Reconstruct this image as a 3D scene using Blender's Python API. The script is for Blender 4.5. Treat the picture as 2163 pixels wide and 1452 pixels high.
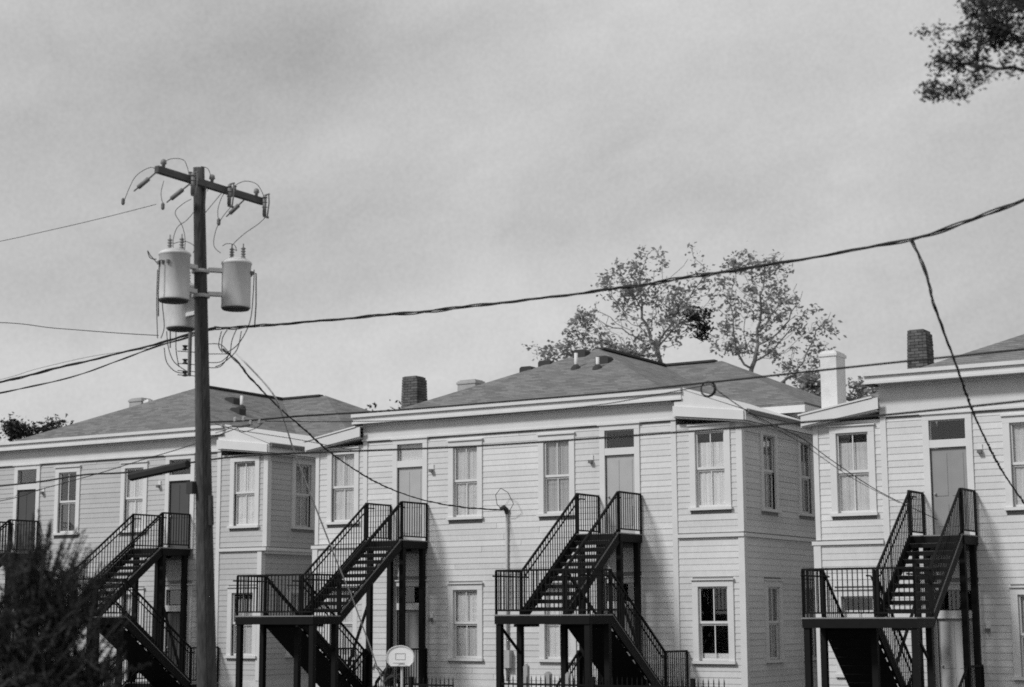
import bpy, math, random
from mathutils import Vector, Matrix, noise
random.seed(7)
for o in list(bpy.data.objects): bpy.data.objects.remove(o)
S = bpy.context.scene
C = S.collection

# ------------------------------------------------------------------ camera
F_PX = 3658.36; YAW = .555164817; PITCH = .155688209; ROLL = -.00421820724
CAM = Vector((0, -39.045, 2.7))
_fw = Vector((-math.sin(YAW)*math.cos(PITCH), math.cos(YAW)*math.cos(PITCH), math.sin(PITCH)))
_r0 = Vector((math.cos(YAW), math.sin(YAW), 0)); _u0 = _r0.cross(_fw)
_r = _r0*math.cos(ROLL)+_u0*math.sin(ROLL); _u = -_r0*math.sin(ROLL)+_u0*math.cos(ROLL)
cd = bpy.data.cameras.new('camera'); cam = bpy.data.objects.new('camera', cd); C.objects.link(cam)
m3 = Matrix((_r, _u, -_fw)).transposed()
cam.matrix_world = Matrix.Translation(CAM) @ m3.to_4x4()
cd.sensor_width = 36; cd.lens = F_PX/2163*36; cd.clip_start = .1; cd.clip_end = 3000
cd.dof.use_dof = True; cd.dof.focus_distance = 46; cd.dof.aperture_fstop = cd.lens/1000/.055
S.camera = cam

def ray(x, y): return _fw + _r*((x-1081.5)/F_PX) - _u*((y-726)/F_PX)
def atY(x, y, Y=0.): d = ray(x, y); return CAM + d*((Y-CAM.y)/d.y)      # point of a plane parallel to the street
def atX(x, y, X): d = ray(x, y); return CAM + d*(X/d.x)
def atD(x, y, D): return CAM + ray(x, y)*D
def px(p):
    v = Vector(p)-CAM; w = v.dot(_fw); return 1081.5+F_PX*v.dot(_r)/w, 726-F_PX*v.dot(_u)/w

# ------------------------------------------------------------------ sun, sky, exposure
SUN = Vector((.42, 1, -.92)).normalized()
sl = bpy.data.lights.new('sun', 'SUN'); sl.energy = 2.35; sl.angle = math.radians(9); sl.color = (1, 1, 1)
so = bpy.data.objects.new('sun', sl); C.objects.link(so); so.rotation_euler = SUN.to_track_quat('-Z', 'Y').to_euler(); so.location = (-20, -60, 40)
W = bpy.data.worlds.new('World'); S.world = W; W.use_nodes = True
nt = W.node_tree; nt.nodes.clear()
def N(t, **k):
    n = nt.nodes.new(t)
    for a, b in k.items(): setattr(n, a, b)
    return n
out = N('ShaderNodeOutputWorld'); bg = N('ShaderNodeBackground'); bg.inputs[1].default_value = .1
sky = N('ShaderNodeTexSky'); sky.sky_type = 'NISHITA'; sky.sun_disc = False
sky.sun_elevation = math.asin(-SUN.z); sky.sun_rotation = math.atan2(-SUN.x, -SUN.y)
bw = N('ShaderNodeRGBToBW'); nt.links.new(sky.outputs[0], bw.inputs[0])
tc = N('ShaderNodeTexCoord'); TILT = -.28
def cloud(scale, rot, stretch, detail, loc, dist=0.):
    mp = N('ShaderNodeMapping', vector_type='TEXTURE'); mp.inputs['Rotation'].default_value = rot; mp.inputs['Scale'].default_value = tuple(1/q for q in stretch); mp.inputs['Location'].default_value = loc
    n = N('ShaderNodeTexNoise'); n.inputs['Scale'].default_value = scale; n.inputs['Detail'].default_value = detail; n.inputs['Roughness'].default_value = .5; n.inputs['Distortion'].default_value = dist
    nt.links.new(tc.outputs['Generated'], mp.inputs[0]); nt.links.new(mp.outputs[0], n.inputs[0]); return n
def M2(op, a, b):
    n = N('ShaderNodeMath', operation=op)
    for i, v in enumerate((a, b)):
        if isinstance(v, (int, float)): n.inputs[i].default_value = v
        else: nt.links.new(v, n.inputs[i])
    return n.outputs[0]
c1 = cloud(2.2, (0, TILT, 0), (1, 1, 3.6), 1.8, (8.19, 2.65, 1.38), .3)
c2 = cloud(6.5, (0, TILT*1.2, 0), (1, 1, 2.3), 6, (1.23, 8.96, .46), .6)
v = M2('ADD', M2('MULTIPLY', c1.outputs[0], 6.2), M2('MULTIPLY', c2.outputs[0], 2.0))
c3 = cloud(26, (0, TILT, 0), (1, 1, 1.5), 5, (2.2, .7, 3.1), .8); v = M2('ADD', v, M2('MULTIPLY', c3.outputs[0], .9))
c4 = cloud(420, (0, TILT, 0), (1, 1, 1.), 3, (2.2, .7, 3.1), 0.); v = M2('ADD', v, M2('MULTIPLY', c4.outputs[0], 1.1))
sep = N('ShaderNodeSeparateXYZ'); nt.links.new(tc.outputs['Generated'], sep.inputs[0])
v = M2('ADD', v, 1.2)
v = M2('SUBTRACT', v, M2('MULTIPLY', sep.outputs[2], .9))
v = M2('MAXIMUM', v, 1.5)
mixed = M2('ADD', M2('MULTIPLY', bw.outputs[0], .06), M2('MULTIPLY', v, .93))
cmb = N('ShaderNodeCombineColor')
for i in range(3): nt.links.new(mixed, cmb.inputs[i])
nt.links.new(cmb.outputs[0], bg.inputs[0]); nt.links.new(bg.outputs[0], out.inputs[0])
S.view_settings.view_transform = 'Standard'; S.view_settings.look = 'None'; S.view_settings.exposure = 0; S.view_settings.gamma = 1
S.render.engine = 'CYCLES'
S.cycles.use_denoising = False; S.cycles.pixel_filter_type = 'BLACKMAN_HARRIS'; S.cycles.filter_width = 1.8
S.cycles.max_bounces = 6; S.cycles.transparent_max_bounces = 12; S.cycles.use_adaptive_sampling = False
S.render.film_transparent = False

# ------------------------------------------------------------------ materials (all grey: the place as black and white film sees it)
MATS = {}
def mat(name, g, rough=.7, var=.1, vscale=3., fine=0., fscale=60., bump=0., rnd=0., metal=0., spec=.4, stretch=(1, 1, 1)):
    m = bpy.data.materials.new(name); m.use_nodes = True; t = m.node_tree; p = t.nodes['Principled BSDF']
    p.inputs['Roughness'].default_value = rough; p.inputs['Metallic'].default_value = metal
    p.inputs['Specular IOR Level'].default_value = spec
    co = t.nodes.new('ShaderNodeTexCoord'); mp = t.nodes.new('ShaderNodeMapping'); mp.inputs['Scale'].default_value = stretch
    geo = t.nodes.new('ShaderNodeNewGeometry'); t.links.new(geo.outputs['Position'], mp.inputs[0])
    n1 = t.nodes.new('ShaderNodeTexNoise'); n1.inputs['Scale'].default_value = vscale; n1.inputs['Detail'].default_value = 6; t.links.new(mp.outputs[0], n1.inputs[0])
    n2 = t.nodes.new('ShaderNodeTexNoise'); n2.inputs['Scale'].default_value = fscale; n2.inputs['Detail'].default_value = 3; t.links.new(mp.outputs[0], n2.inputs[0])
    def mm(op, a, b):
        q = t.nodes.new('ShaderNodeMath'); q.operation = op
        for i, x in enumerate((a, b)):
            if isinstance(x, (int, float)): q.inputs[i].default_value = x
            else: t.links.new(x, q.inputs[i])
        return q.outputs[0]
    f = mm('ADD', 1., mm('MULTIPLY', mm('SUBTRACT', n1.outputs[0], .5), var*4))
    if fine: f = mm('ADD', f, mm('MULTIPLY', mm('SUBTRACT', n2.outputs[0], .5), fine*4))
    if rnd:
        oi = t.nodes.new('ShaderNodeObjectInfo'); f = mm('ADD', f, mm('MULTIPLY', mm('SUBTRACT', oi.outputs['Random'], .5), rnd*2))
    f = mm('MULTIPLY', f, g)
    cc = t.nodes.new('ShaderNodeCombineColor')
    for i in range(3): t.links.new(f, cc.inputs[i])
    t.links.new(cc.outputs[0], p.inputs['Base Color'])
    if bump:
        b = t.nodes.new('ShaderNodeBump'); b.inputs['Strength'].default_value = bump; b.inputs['Distance'].default_value = .02
        t.links.new(n2.outputs[0], b.inputs['Height']); t.links.new(b.outputs[0], p.inputs['Normal'])
    MATS[name] = m; return m
mat('trim paint', .66, .6, .05, 2, .03, 40)
mat('siding paint', .62, .65, .09, .8, .05, 14, rnd=.075, stretch=(1, 1, .45))
mat('grey siding paint', .48, .65, .09, .8, .05, 14, rnd=.05, stretch=(1, 1, .45))
mat('backing', .25, .9)
mat('foundation', .62, .9, .10, 3, .06, 30, bump=.3)
mat('chimney brick', .10, .9, .25, 6, .2, 40, bump=.6, rnd=.4)
mat('mortar', .16, .95, .2, 9)
mat('whitewashed masonry', .68, .9, .08, 4, .05, 30, bump=.3)
mat('old masonry', .36, .9, .15, 3, .08, 30)
mat('black steel', .009, .6, .2, 5, .1, 50, spec=.12)
mat('steel deck', .22, .6, .1, 6)
mat('wood pole', .06, .95, .5, 6, .5, 30, bump=.5, stretch=(1, 1, .08))
mat('crossarm wood', .09, .9, .3, 5, .2, 40, stretch=(1, .2, 1))
mat('transformer paint', .58, .6, .16, 3.5, .08, 30, stretch=(1, 1, .3))
mat('transformer base', .07, .8)
mat('porcelain', .20, .5, .1)
mat('hardware steel', .14, .6, .2, 20)
mat('galvanised', .42, .5, .1, 10)
mat('cable', .035, .8, .15, 10, spec=.15)
mat('pale rope', .6, .8, .1, 10)
mat('vent metal', .04, .8)
mat('bark', .055, .95, .3, 6, .2, 40)
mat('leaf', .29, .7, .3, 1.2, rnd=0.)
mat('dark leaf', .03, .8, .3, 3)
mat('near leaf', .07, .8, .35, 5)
mat('cedar', .042, .8, .5, 5)
mat('sycamore bark', .20, .9, .3, 4, .2, 30)
mat('grass', .07, .95, .3, .5, .2, 8)
mat('board white', .86, .5, .02)
mat('interior', .05, .95)
for k, g in (('curtain light', .88), ('curtain mid', .72), ('curtain grey', .5), ('blind white', .9), ('clutter', .12)): mat(k, g, .9, .10, 6, stretch=(3, 3, .3))
for k, g in (('door grey', .28), ('door pale', .42), ('door dark', .075)): mat(k, g, .75, .06, 3)
def leafy(nm):
    t = MATS[nm].node_tree; p = t.nodes['Principled BSDF']; o = [q for q in t.nodes if q.bl_idname == 'ShaderNodeOutputMaterial'][0]
    tl = t.nodes.new('ShaderNodeBsdfTranslucent'); mx = t.nodes.new('ShaderNodeMixShader'); mx.inputs[0].default_value = .4
    t.links.new(p.inputs['Base Color'].links[0].from_socket, tl.inputs[0]); t.links.new(p.outputs[0], mx.inputs[1]); t.links.new(tl.outputs[0], mx.inputs[2]); t.links.new(mx.outputs[0], o.inputs[0])
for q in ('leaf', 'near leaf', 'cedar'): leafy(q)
def shingle():
    m = mat('roof shingles', .165, .95, .05, 9, .30, 30, bump=.4)
    t = m.node_tree; p = t.nodes['Principled BSDF']; src = p.inputs['Base Color'].links[0].from_socket
    geo = t.nodes.new('ShaderNodeNewGeometry'); sp = t.nodes.new('ShaderNodeSeparateXYZ'); t.links.new(geo.outputs['Position'], sp.inputs[0])
    def mm(op, a, b=0.):
        q = t.nodes.new('ShaderNodeMath'); q.operation = op
        for i, x in enumerate((a, b)):
            if isinstance(x, (int, float)): q.inputs[i].default_value = x
            else: t.links.new(x, q.inputs[i])
        return q.outputs[0]
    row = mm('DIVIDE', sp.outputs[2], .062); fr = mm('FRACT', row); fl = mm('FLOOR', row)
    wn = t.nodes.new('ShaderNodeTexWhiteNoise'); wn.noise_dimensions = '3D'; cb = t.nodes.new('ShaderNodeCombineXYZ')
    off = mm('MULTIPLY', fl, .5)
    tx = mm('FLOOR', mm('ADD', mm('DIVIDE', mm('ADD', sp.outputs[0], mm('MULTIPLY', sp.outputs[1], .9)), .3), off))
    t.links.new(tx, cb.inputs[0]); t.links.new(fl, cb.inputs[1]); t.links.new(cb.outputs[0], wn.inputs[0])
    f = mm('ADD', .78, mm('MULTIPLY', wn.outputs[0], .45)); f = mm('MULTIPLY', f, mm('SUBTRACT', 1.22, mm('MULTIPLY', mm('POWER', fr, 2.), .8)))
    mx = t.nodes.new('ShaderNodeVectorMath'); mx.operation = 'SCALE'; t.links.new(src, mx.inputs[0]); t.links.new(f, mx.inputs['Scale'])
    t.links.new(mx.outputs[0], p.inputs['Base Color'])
shingle()
def glass():
    m = bpy.data.materials.new('window glass'); m.use_nodes = True; t = m.node_tree; t.nodes.clear()
    o = t.nodes.new('ShaderNodeOutputMaterial'); mx = t.nodes.new('ShaderNodeMixShader'); tr = t.nodes.new('ShaderNodeBsdfTransparent'); gl = t.nodes.new('ShaderNodeBsdfGlossy')
    gl.inputs['Roughness'].default_value = .03; fr = t.nodes.new('ShaderNodeMapRange'); lw = t.nodes.new('ShaderNodeLayerWeight'); lw.inputs[0].default_value = .25; t.links.new(lw.outputs['Fresnel'], fr.inputs[0]); fr.inputs[3].default_value = .05; fr.inputs[4].default_value = .6
    tr.inputs[0].default_value = (.95, .95, .95, 1)
    t.links.new(fr.outputs[0], mx.inputs[0]); t.links.new(tr.outputs[0], mx.inputs[1]); t.links.new(gl.outputs[0], mx.inputs[2]); t.links.new(mx.outputs[0], o.inputs[0]); MATS['window glass'] = m
glass()

# ------------------------------------------------------------------ helpers
class MB:
    def __init__(s): s.v = []; s.f = []; s.smooth = False
    def add(s, vs, fs):
        b = len(s.v); s.v += [tuple(x) for x in vs]; s.f += [tuple(i+b for i in q) for q in fs]; return s
    def box(s, x0, x1, y0, y1, z0, z1):
        return s.add([(x0,y0,z0),(x1,y0,z0),(x1,y1,z0),(x0,y1,z0),(x0,y0,z1),(x1,y0,z1),(x1,y1,z1),(x0,y1,z1)],
                     [(0,3,2,1),(4,5,6,7),(0,1,5,4),(1,2,6,5),(2,3,7,6),(3,0,4,7)])
    def bar(s, a, b, w, h, up=(0, 0, 1)):
        a = Vector(a); b = Vector(b); d = (b-a).normalized(); up = Vector(up); sd = d.cross(up)
        if sd.length < 1e-4: sd = d.cross(Vector((0, 1, 0)))
        sd.normalize(); u = sd.cross(d).normalized(); vs = []
        for p in (a, b):
            for i, j in ((-1,-1),(1,-1),(1,1),(-1,1)): vs.append(p+sd*(i*w/2)+u*(j*h/2))
        return s.add(vs, [(0,3,2,1),(4,5,6,7),(0,1,5,4),(1,2,6,5),(2,3,7,6),(3,0,4,7)])
    def tube(s, pts, r, n=6, caps=True):
        pts = [Vector(p) for p in pts]; rs = r if isinstance(r, (list, tuple)) else [r]*len(pts)
        b = len(s.v); ref = None
        for i, p in enumerate(pts):
            d = (pts[min(i+1, len(pts)-1)]-pts[max(i-1, 0)])
            d = d.normalized() if d.length > 1e-9 else Vector((0, 0, 1))
            if ref is None: ref = d.orthogonal().normalized()
            ref = (ref-d*ref.dot(d))
            ref = ref.normalized() if ref.length > 1e-6 else d.orthogonal().normalized()
            q = d.cross(ref)
            for k in range(n):
                a = 2*math.pi*k/n; s.v.append(tuple(p+(ref*math.cos(a)+q*math.sin(a))*rs[i]))
        for i in range(len(pts)-1):
            for k in range(n): s.f.append((b+i*n+k, b+i*n+(k+1)%n, b+(i+1)*n+(k+1)%n, b+(i+1)*n+k))
        if caps:
            s.f.append(tuple(b+k for k in range(n))[::-1]); s.f.append(tuple(b+(len(pts)-1)*n+k for k in range(n)))
        return s
    def lathe(s, prof, n=20, c=(0, 0, 0)):
        b = len(s.v)
        for r, z in prof:
            for k in range(n): a = 2*math.pi*k/n; s.v.append((c[0]+r*math.cos(a), c[1]+r*math.sin(a), c[2]+z))
        for i in range(len(prof)-1):
            for k in range(n): s.f.append((b+i*n+k, b+i*n+(k+1)%n, b+(i+1)*n+(k+1)%n, b+(i+1)*n+k))
        s.f.append(tuple(b+k for k in range(n))[::-1]); s.f.append(tuple(b+(len(prof)-1)*n+k for k in range(n)))
        return s
    def prism(s, poly, y0, y1):            # polygon in x,z extruded along y
        n = len(poly); vs = [(x, y0, z) for x, z in poly]+[(x, y1, z) for x, z in poly]
        fs = [tuple(range(n)), tuple(range(2*n-1, n-1, -1))]+[(i, (i+1) % n+0, (i+1) % n+n, i+n)[::-1] for i in range(n)]
        return s.add(vs, fs)
    def mesh(s, name, m, smooth=False):
        me = bpy.data.meshes.new(name); me.from_pydata(s.v, [], s.f); me.materials.append(MATS[m] if isinstance(m, str) else m)
        if smooth:
            for p in me.polygons: p.use_smooth = True
        me.update(); return me
    def build(s, name, m, parent=None, smooth=False, bevel=0.):
        o = obj(name, s.mesh(name, m, smooth), parent)
        if bevel:
            b = o.modifiers.new('bevel', 'BEVEL'); b.width = bevel; b.segments = 2; b.limit_method = 'ANGLE'
        return o
def obj(name, me, parent=None, loc=(0, 0, 0), rz=0., scale=None):
    o = bpy.data.objects.new(name, me); C.objects.link(o); o.parent = parent; o.location = loc; o.rotation_euler = (0, 0, rz)
    if scale: o.scale = scale
    return o
def tag(o, label=None, cat=None, group=None, kind=None):
    for k, v in (('label', label), ('category', cat), ('group', group), ('kind', kind)):
        if v: o[k] = v
    return o
def empty(name, loc, label, cat, group=None):
    o = obj(name, None, None, loc); o.empty_display_size = .3; return tag(o, label, cat, group)
def at(parent, p): return Vector(p)-parent.location
CACHE = {}
def cached(key, fn):
    if key not in CACHE: CACHE[key] = fn()
    return CACHE[key]

# ------------------------------------------------------------------ ground
g = MB(); n = 24
for i in range(n+1):
    for j in range(n+1):
        X = -260+i*500/n; Y = -140+j*500/n
        g.v.append((X, Y, 0 if Y > -28 else .9*min(1, (-28-Y)/10)))
for i in range(n):
    for j in range(n): a = i*(n+1)+j; g.f.append((a, a+n+1, a+n+2, a+1))
tag(g.build('ground', 'grass', smooth=True), kind='structure')

# ------------------------------------------------------------------ houses
def rows_minus(x0, x1, z0, z1, holes):
    iv = [(x0, x1)]
    for hx0, hx1, hz0, hz1 in holes:
        if hz0 < z1-.02 and hz1 > z0+.02:
            nv = []
            for a, b in iv:
                if hx1 <= a or hx0 >= b: nv.append((a, b)); continue
                if hx0 > a: nv.append((a, hx0))
                if hx1 < b: nv.append((hx1, b))
            iv = nv
    return [(a, b) for a, b in iv if b-a > .03]
def wall_sheet(mb, u0, u1, z0, z1, holes, f):      # welded grid of quads around the openings, 10 cm thick
    us = sorted({u0, u1, *[min(max(h[i], u0), u1) for h in holes for i in (0, 1)]}); zs = sorted({z0, z1, *[min(max(h[i], z0), z1) for h in holes for i in (2, 3)]})
    idx = {}
    def vid(i, j, w):
        k = (i, j, w)
        if k not in idx: idx[k] = len(mb.v); mb.v.append(f(us[i], zs[j], w))
        return idx[k]
    cell = lambda i, j: 0 <= i < len(us)-1 and 0 <= j < len(zs)-1 and not any(h[0] < (us[i]+us[i+1])/2 < h[1] and h[2] < (zs[j]+zs[j+1])/2 < h[3] for h in holes)
    for i in range(len(us)-1):
        for j in range(len(zs)-1):
            if not cell(i, j): continue
            for w in (0., .1):
                q = (vid(i, j, w), vid(i+1, j, w), vid(i+1, j+1, w), vid(i, j+1, w)); mb.f.append(q if w == 0 else q[::-1])
            for (di, dj, a, b) in ((-1, 0, (i, j), (i, j+1)), (1, 0, (i+1, j+1), (i+1, j)), (0, -1, (i+1, j), (i, j)), (0, 1, (i, j+1), (i+1, j+1))):
                if not cell(i+di, j+dj): mb.f.append((vid(*a, 0.), vid(*b, 0.), vid(*b, .1), vid(*a, .1)))

PITCHK = .42
def window(H, loc, rz, w, h, top=('curtain light', 0., 1.), bot=None, muntin=True, label=None):
    """opening w x h, origin at the opening's bottom middle in the wall plane, outwards is -y"""
    cw = .155; a = w/2
    def casing():
        m = MB()
        m.box(-a-cw, -a, -.05, .10, 0, h); m.box(a, a+cw, -.05, .10, 0, h); m.box(-a-cw, a+cw, -.053, .10, h, h+.15)
        return m.mesh('window', 'trim paint')
    win = obj('window', cached(('cas', w, h), casing), H, loc, rz)
    if label: win['label'] = label
    obj('window_cap', cached(('cap', w), lambda: MB().box(-a-cw-.03, a+cw+.03, -.10, 0, 0, .035).mesh('window_cap', 'trim paint')), win, (0, 0, h+.152))
    obj('sill', cached(('sill', w), lambda: MB().box(-a-cw-.03, a+cw+.03, -.11, .09, -.07, -.002).mesh('sill', 'trim paint')), win)
    hh = h/2
    def sash(y):
        m = MB(); t = .045
        m.box(-a+.002, -a+t, y, y+.035, 0, hh); m.box(a-t, a-.002, y, y+.035, 0, hh); m.box(-a+t, a-t, y, y+.035, 0, t+.015); m.box(-a+t, a-t, y, y+.035, hh-t, hh)
        if muntin: m.box(-.012, .012, y, y+.03, t+.015, hh-t)
        return m.mesh('sash', 'trim paint')
    obj('sash', cached(('sash', w, h, 0, muntin), lambda: sash(.055)), win, (0, 0, .001))
    obj('sash', cached(('sash', w, h, 1, muntin), lambda: sash(.018)), win, (0, 0, hh))
    pw = a-.045-(.012 if muntin else 0)
    def pane(wd): return MB().box(-wd/2, wd/2, 0, .006, 0, hh-.105).mesh('pane', 'window glass')
    wd = pw-.002 if muntin else 2*pw
    me = cached(('pane', w, h, muntin), lambda: pane(wd))
    for zz, y in ((.061, .07), (hh+.061, .033)):
        for sx in ((-1, 1) if muntin else (0,)): obj('pane', me, win, (sx*(.012+wd/2+.001), y, zz))
    def cloth(z0, z1, k, seed, name):
        r = random.Random(seed); m = MB(); nn = 28; ph = r.random()*6
        blind = 'blind' in name
        for i in range(nn+1):
            x = -a+.01+(2*a-.02)*i/nn; y = .108+(0 if blind else   .009*math.sin(x*42+ph)+.004*math.sin(x*97+ph*2))
            m.v += [(x, y, z0), (x, y, z1)]
        for i in range(nn): m.f.append((2*i, 2*i+2, 2*i+3, 2*i+1))
        return m.mesh('curtain', name)
    if top: 
        name, t0, t1 = top
        obj('curtain', cached(('cl', w, h, top, int(loc[0]*3)), lambda: cloth(h*t0, h*t1, 0, loc[0], name)), win)
    if bot:
        name, t0, t1 = bot
        obj('blind', cached(('bl', w, h, bot), lambda: cloth(h*t0, h*t1, 0, 3, name)), win, (0, .02, 0))
    return win
def doorway(H, x, z, tone, screen=False):
    """opening .88 wide, door 2.06, bar, transom .43"""
    a = .43; D = obj('doorway', cached('doorcas', lambda: MB().box(-a-.15, -a, -.05, .10, 0, 2.70).box(a, a+.15, -.05, .10, 0, 2.70).box(-a-.15, a+.15, -.053, .10, 2.70, 2.83).box(-a+.001, a-.001, -.045, .09, 2.06, 2.24).mesh('doorway', 'trim paint')), H, (x, 0, z))
    obj('door_cap', cached('doorcap', lambda: MB().box(-a-.19, a+.19, -.10, 0, 0, .035).mesh('door_cap', 'trim paint')), D, (0, 0, 2.832))
    def leaf():
        m = MB().box(-a+.01, a-.01, .03, .07, .02, 2.05)
        return m.mesh('door', tone)
    d = obj('door', cached(('leaf', tone), leaf), D)
    def panels():
        m = MB().box(-.13, .13, -.008, .0, 0, .5)
        return m.mesh('door_panel', tone)
    for px_ in (-.19, .19):
        for pz, ph in ((.25, .6), (.95, 1.5)):
            obj('door_panel', cached(('dp', tone, ph), lambda: MB().box(-.14, .14, -.010, 0, 0, ph-.1).mesh('door_panel', tone)), D, (px_, .029, pz if ph < 1 else .95), scale=(1, 1, 1) if ph < 1 else (1, 1, .7))
    obj('knob', cached('knob', lambda: MB().lathe([(.001, -.03), (.028, -.015), (.028, .015), (.001, .03)], 10).mesh('knob', 'galvanised')), D, (-a+.08, -.005, 1.0))
    obj('transom_pane', cached('tpane', lambda: MB().box(-a+.03, a-.03, .04, .046, 0, .42).mesh('transom_pane', 'window glass')), D, (0, 0, 2.26))
    obj('transom_sash', cached('tsash', lambda: MB().box(-a+.002, -a+.03, .03, .06, 0, .455).box(a-.03, a-.002, .03, .06, 0, .455).box(-a+.03, a-.03, .03, .06, .43, .455).mesh('transom_sash', 'trim paint')), D, (0, 0, 2.243))
    obj('threshold', cached('thr', lambda: MB().box(-a, a, -.06, .1, -.04, .015).mesh('threshold', 'hardware steel')), D)
    return D
def lamp(H, x, z):
    m = cached('lampm', lambda: MB().box(-.05, .05, -.035, 0, -.10, .12).mesh('wall_light', 'trim paint'))
    L = obj('wall_light', m, H, (x, -.01, z))
    obj('lamp_shade', cached('lampsh', lambda: MB().box(-.05, .05, -.13, -.036, -.09, -.01).mesh('lamp_shade', 'hardware steel')), L)

def house(ox, label, dz, ro, cfg, brickch, rearch):
    SP = cfg.get('paint', 'siding paint')
    H = empty('clapboard_house', (ox, 0, 0), label, 'house', 'row of identical clapboard houses'); W_ = 13.2; XB0, XB1 = 1.75, 11.37
    inset = cfg.get('inset', 0.)      # how far the lower storey of the end bay stands back from the corner
    EZ = 8.03                          # soffit height
    wz = lambda z: z+dz
    BELT = wz(4.64)
    FR = wz(7.54)
    # openings (front): x centre, w, z0, h
    up = [(.97, .80, 5.32, 1.90, 'u0'), (5.10, .78, 5.32, 1.90, 'u1'), (7.95, .78, 5.32, 1.90, 'u2'), (12.36, .80, 5.32, 1.88, 'u3')]
    lo = [(.97, .80, 1.58, 1.80, 'l0'), (5.10, .78, 1.58, 1.80, 'l1'), (7.95, .78, 1.58, 1.80, 'l2'), (12.36, .80, 1.58, 1.80, 'l3')]
    hol = []; op = []
    for x, w, z, h, k in up+lo:
        z = wz(z); hol.append((x-w/2-.15, x+w/2+.15, z-.06, z+h+.16)); op.append((x-w/2, x+w/2, z, z+h))
        c = cfg.get(k, (('curtain mid', 0., 1.), None))
        window(H, (x, 0, z), 0, w, h, c[0], c[1])
    for x in (3.275, 9.825):
        for z, t in ((4.69, cfg['door']), (.80, cfg.get('ldoor', cfg['door']))):
            z = wz(z); hol.append((x-.57, x+.57, z-.2, z+2.84)); op.append((x-.43, x+.43, z, z+2.70))
            dw = doorway(H, x, z, t)
            if z > 4 and x < 5 and cfg.get('tr1'): MB().box(-.42, .42, .10, .104, 2.25, 2.69).build('curtain', cfg['tr1'], dw)
        lamp(H, x+(.75 if x < 5 else -.82), wz(6.66)); lamp(H, x+.75 if x < 5 else x-.82, wz(2.65))
    # side wall facing right (x = W_), u = y
    sw = [(1.62, .75, 5.32, 1.88), (4.05, .75, 5.32, 1.88), (1.68, .75, 1.58, 1.80), (4.10, .75, 1.58, 1.80)]
    shol = []; sop = []
    for y, w, z, h in sw:
        z = wz(z); xs = W_-(inset if z < 4 else 0)
        shol.append((y-w/2-.15, y+w/2+.15, z-.06, z+h+.16)); sop.append((y-w/2, y+w/2, z, z+h))
        window(H, (xs, y, z), math.pi/2, w, h, ('curtain mid', 0., 1.) if y < 3 else ('curtain grey', 0., 1.), None)
    # walls with real openings
    top = FR+.05
    b = MB(); wall_sheet(b, XB0, XB1, .3, EZ, [o for o in op if XB0 < o[0] < XB1], lambda u, z, w: (u, .004+w, z)); wm = b.build('front_wall', 'backing', H)
    b = MB(); wall_sheet(b, 0, XB0, .3, 7.45+dz*.8, [o for o in op if o[0] < XB0], lambda u, z, w: (u, .004+w, z)); wl = b.build('bay_wall', 'backing', H)
    b = MB(); wall_sheet(b, XB1, W_-inset, .3, BELT, [o for o in op if o[0] > XB1 and o[2] < 4], lambda u, z, w: (u, .004+w, z)); wr = b.build('bay_wall', 'backing', H)
    b = MB(); wall_sheet(b, XB1, W_, BELT, 7.42+dz*.8, [o for o in op if o[0] > XB1 and o[2] > 4], lambda u, z, w: (u, .004+w, z)); b.build('bay_wall', 'backing', H)
    b = MB(); wall_sheet(b, .1, 12.2, .3, BELT, [o for o in sop if o[2] < 4], lambda u, z, w: (W_-inset-.004-w, u, z)); ws = b.build('side_wall', 'backing', H)
    b = MB(); wall_sheet(b, .1, 12.2, BELT, 7.42+dz*.8, [o for o in sop if o[2] > 4], lambda u, z, w: (W_-.004-w, u, z)); b.build('side_wall', 'backing', H)
    MB().box(0, .1, .11, 12.2, .3, 7.35+dz*.8).build('side_wall', SP, H)
    MB().box(0, W_, 12.2, 12.3, .3, 8.0).build('rear_wall', SP, H)
    MB().box(.05, W_-.13, 4.05, 4.15, 7.0, 8.0).build('rear_wing_wall', SP, H)
    MB().box(XB1-.03, XB1+.05, .11, 4.04, 7.2, 8.15).build('cheek_wall', SP, H)
    MB().box(W_-.12, W_-.05, 4.15, 12.3, 7.3+dz*.8, 8.0).build('side_wall', SP, H)
    if inset: MB().box(W_-inset, W_, .02, 12.2, BELT-.14, BELT-.02).build('overhang', 'trim paint', H)
    MB().box(2.2, 11, 2.6, 2.7, .3, 8).build('inner_wall', 'interior', H)
    MB().box(.1, W_-.3, .3, 4.4, BELT-.3, BELT-.15).build('floor_slab', 'interior', H)
    MB().box(.12, W_-inset-.12, -.015, 12.2, 0, .3).build('footing', 'foundation', H)
    zb = .88+min(dz, 0)
    MB().box(-.02, W_-inset+.02, -.03, .0, .0, zb).build('foundation', 'foundation', H)
    MB().box(W_-inset+.021, W_-inset+.04, -.03, 12.2, .0, zb).build('foundation', 'foundation', H)
    # clapboards
    EX = .152; boards = []; RJ = random.Random(int(ox*7))
    def lay(u0, u1, z0, z1, holes, kind, off=0.):
        k = 0; z = z0
        while z < z1-.01:
            zt = min(z+EX, z1)
            for a_, b_ in rows_minus(u0, u1, z, zt, holes):
                if b_-a_ > 2.2 and RJ.random() < .75:          # butt joint
                    c_ = a_+(b_-a_)*RJ.uniform(.25, .75); boards.append((a_, c_-.004, z, zt-z, kind, off)); boards.append((c_+.004, b_, z, zt-z, kind, off))
                else: boards.append((a_, b_, z, zt-z, kind, off))
            z += EX; k += 1
    lay(XB0+.07, XB1-.07, zb, FR-.05, [h for h in hol if XB0 < h[0] < XB1], 'f')
    lay(.12, XB0-.07, zb, BELT-.06, [h for h in hol if h[0] < XB0], 'f', -.03)
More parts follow.
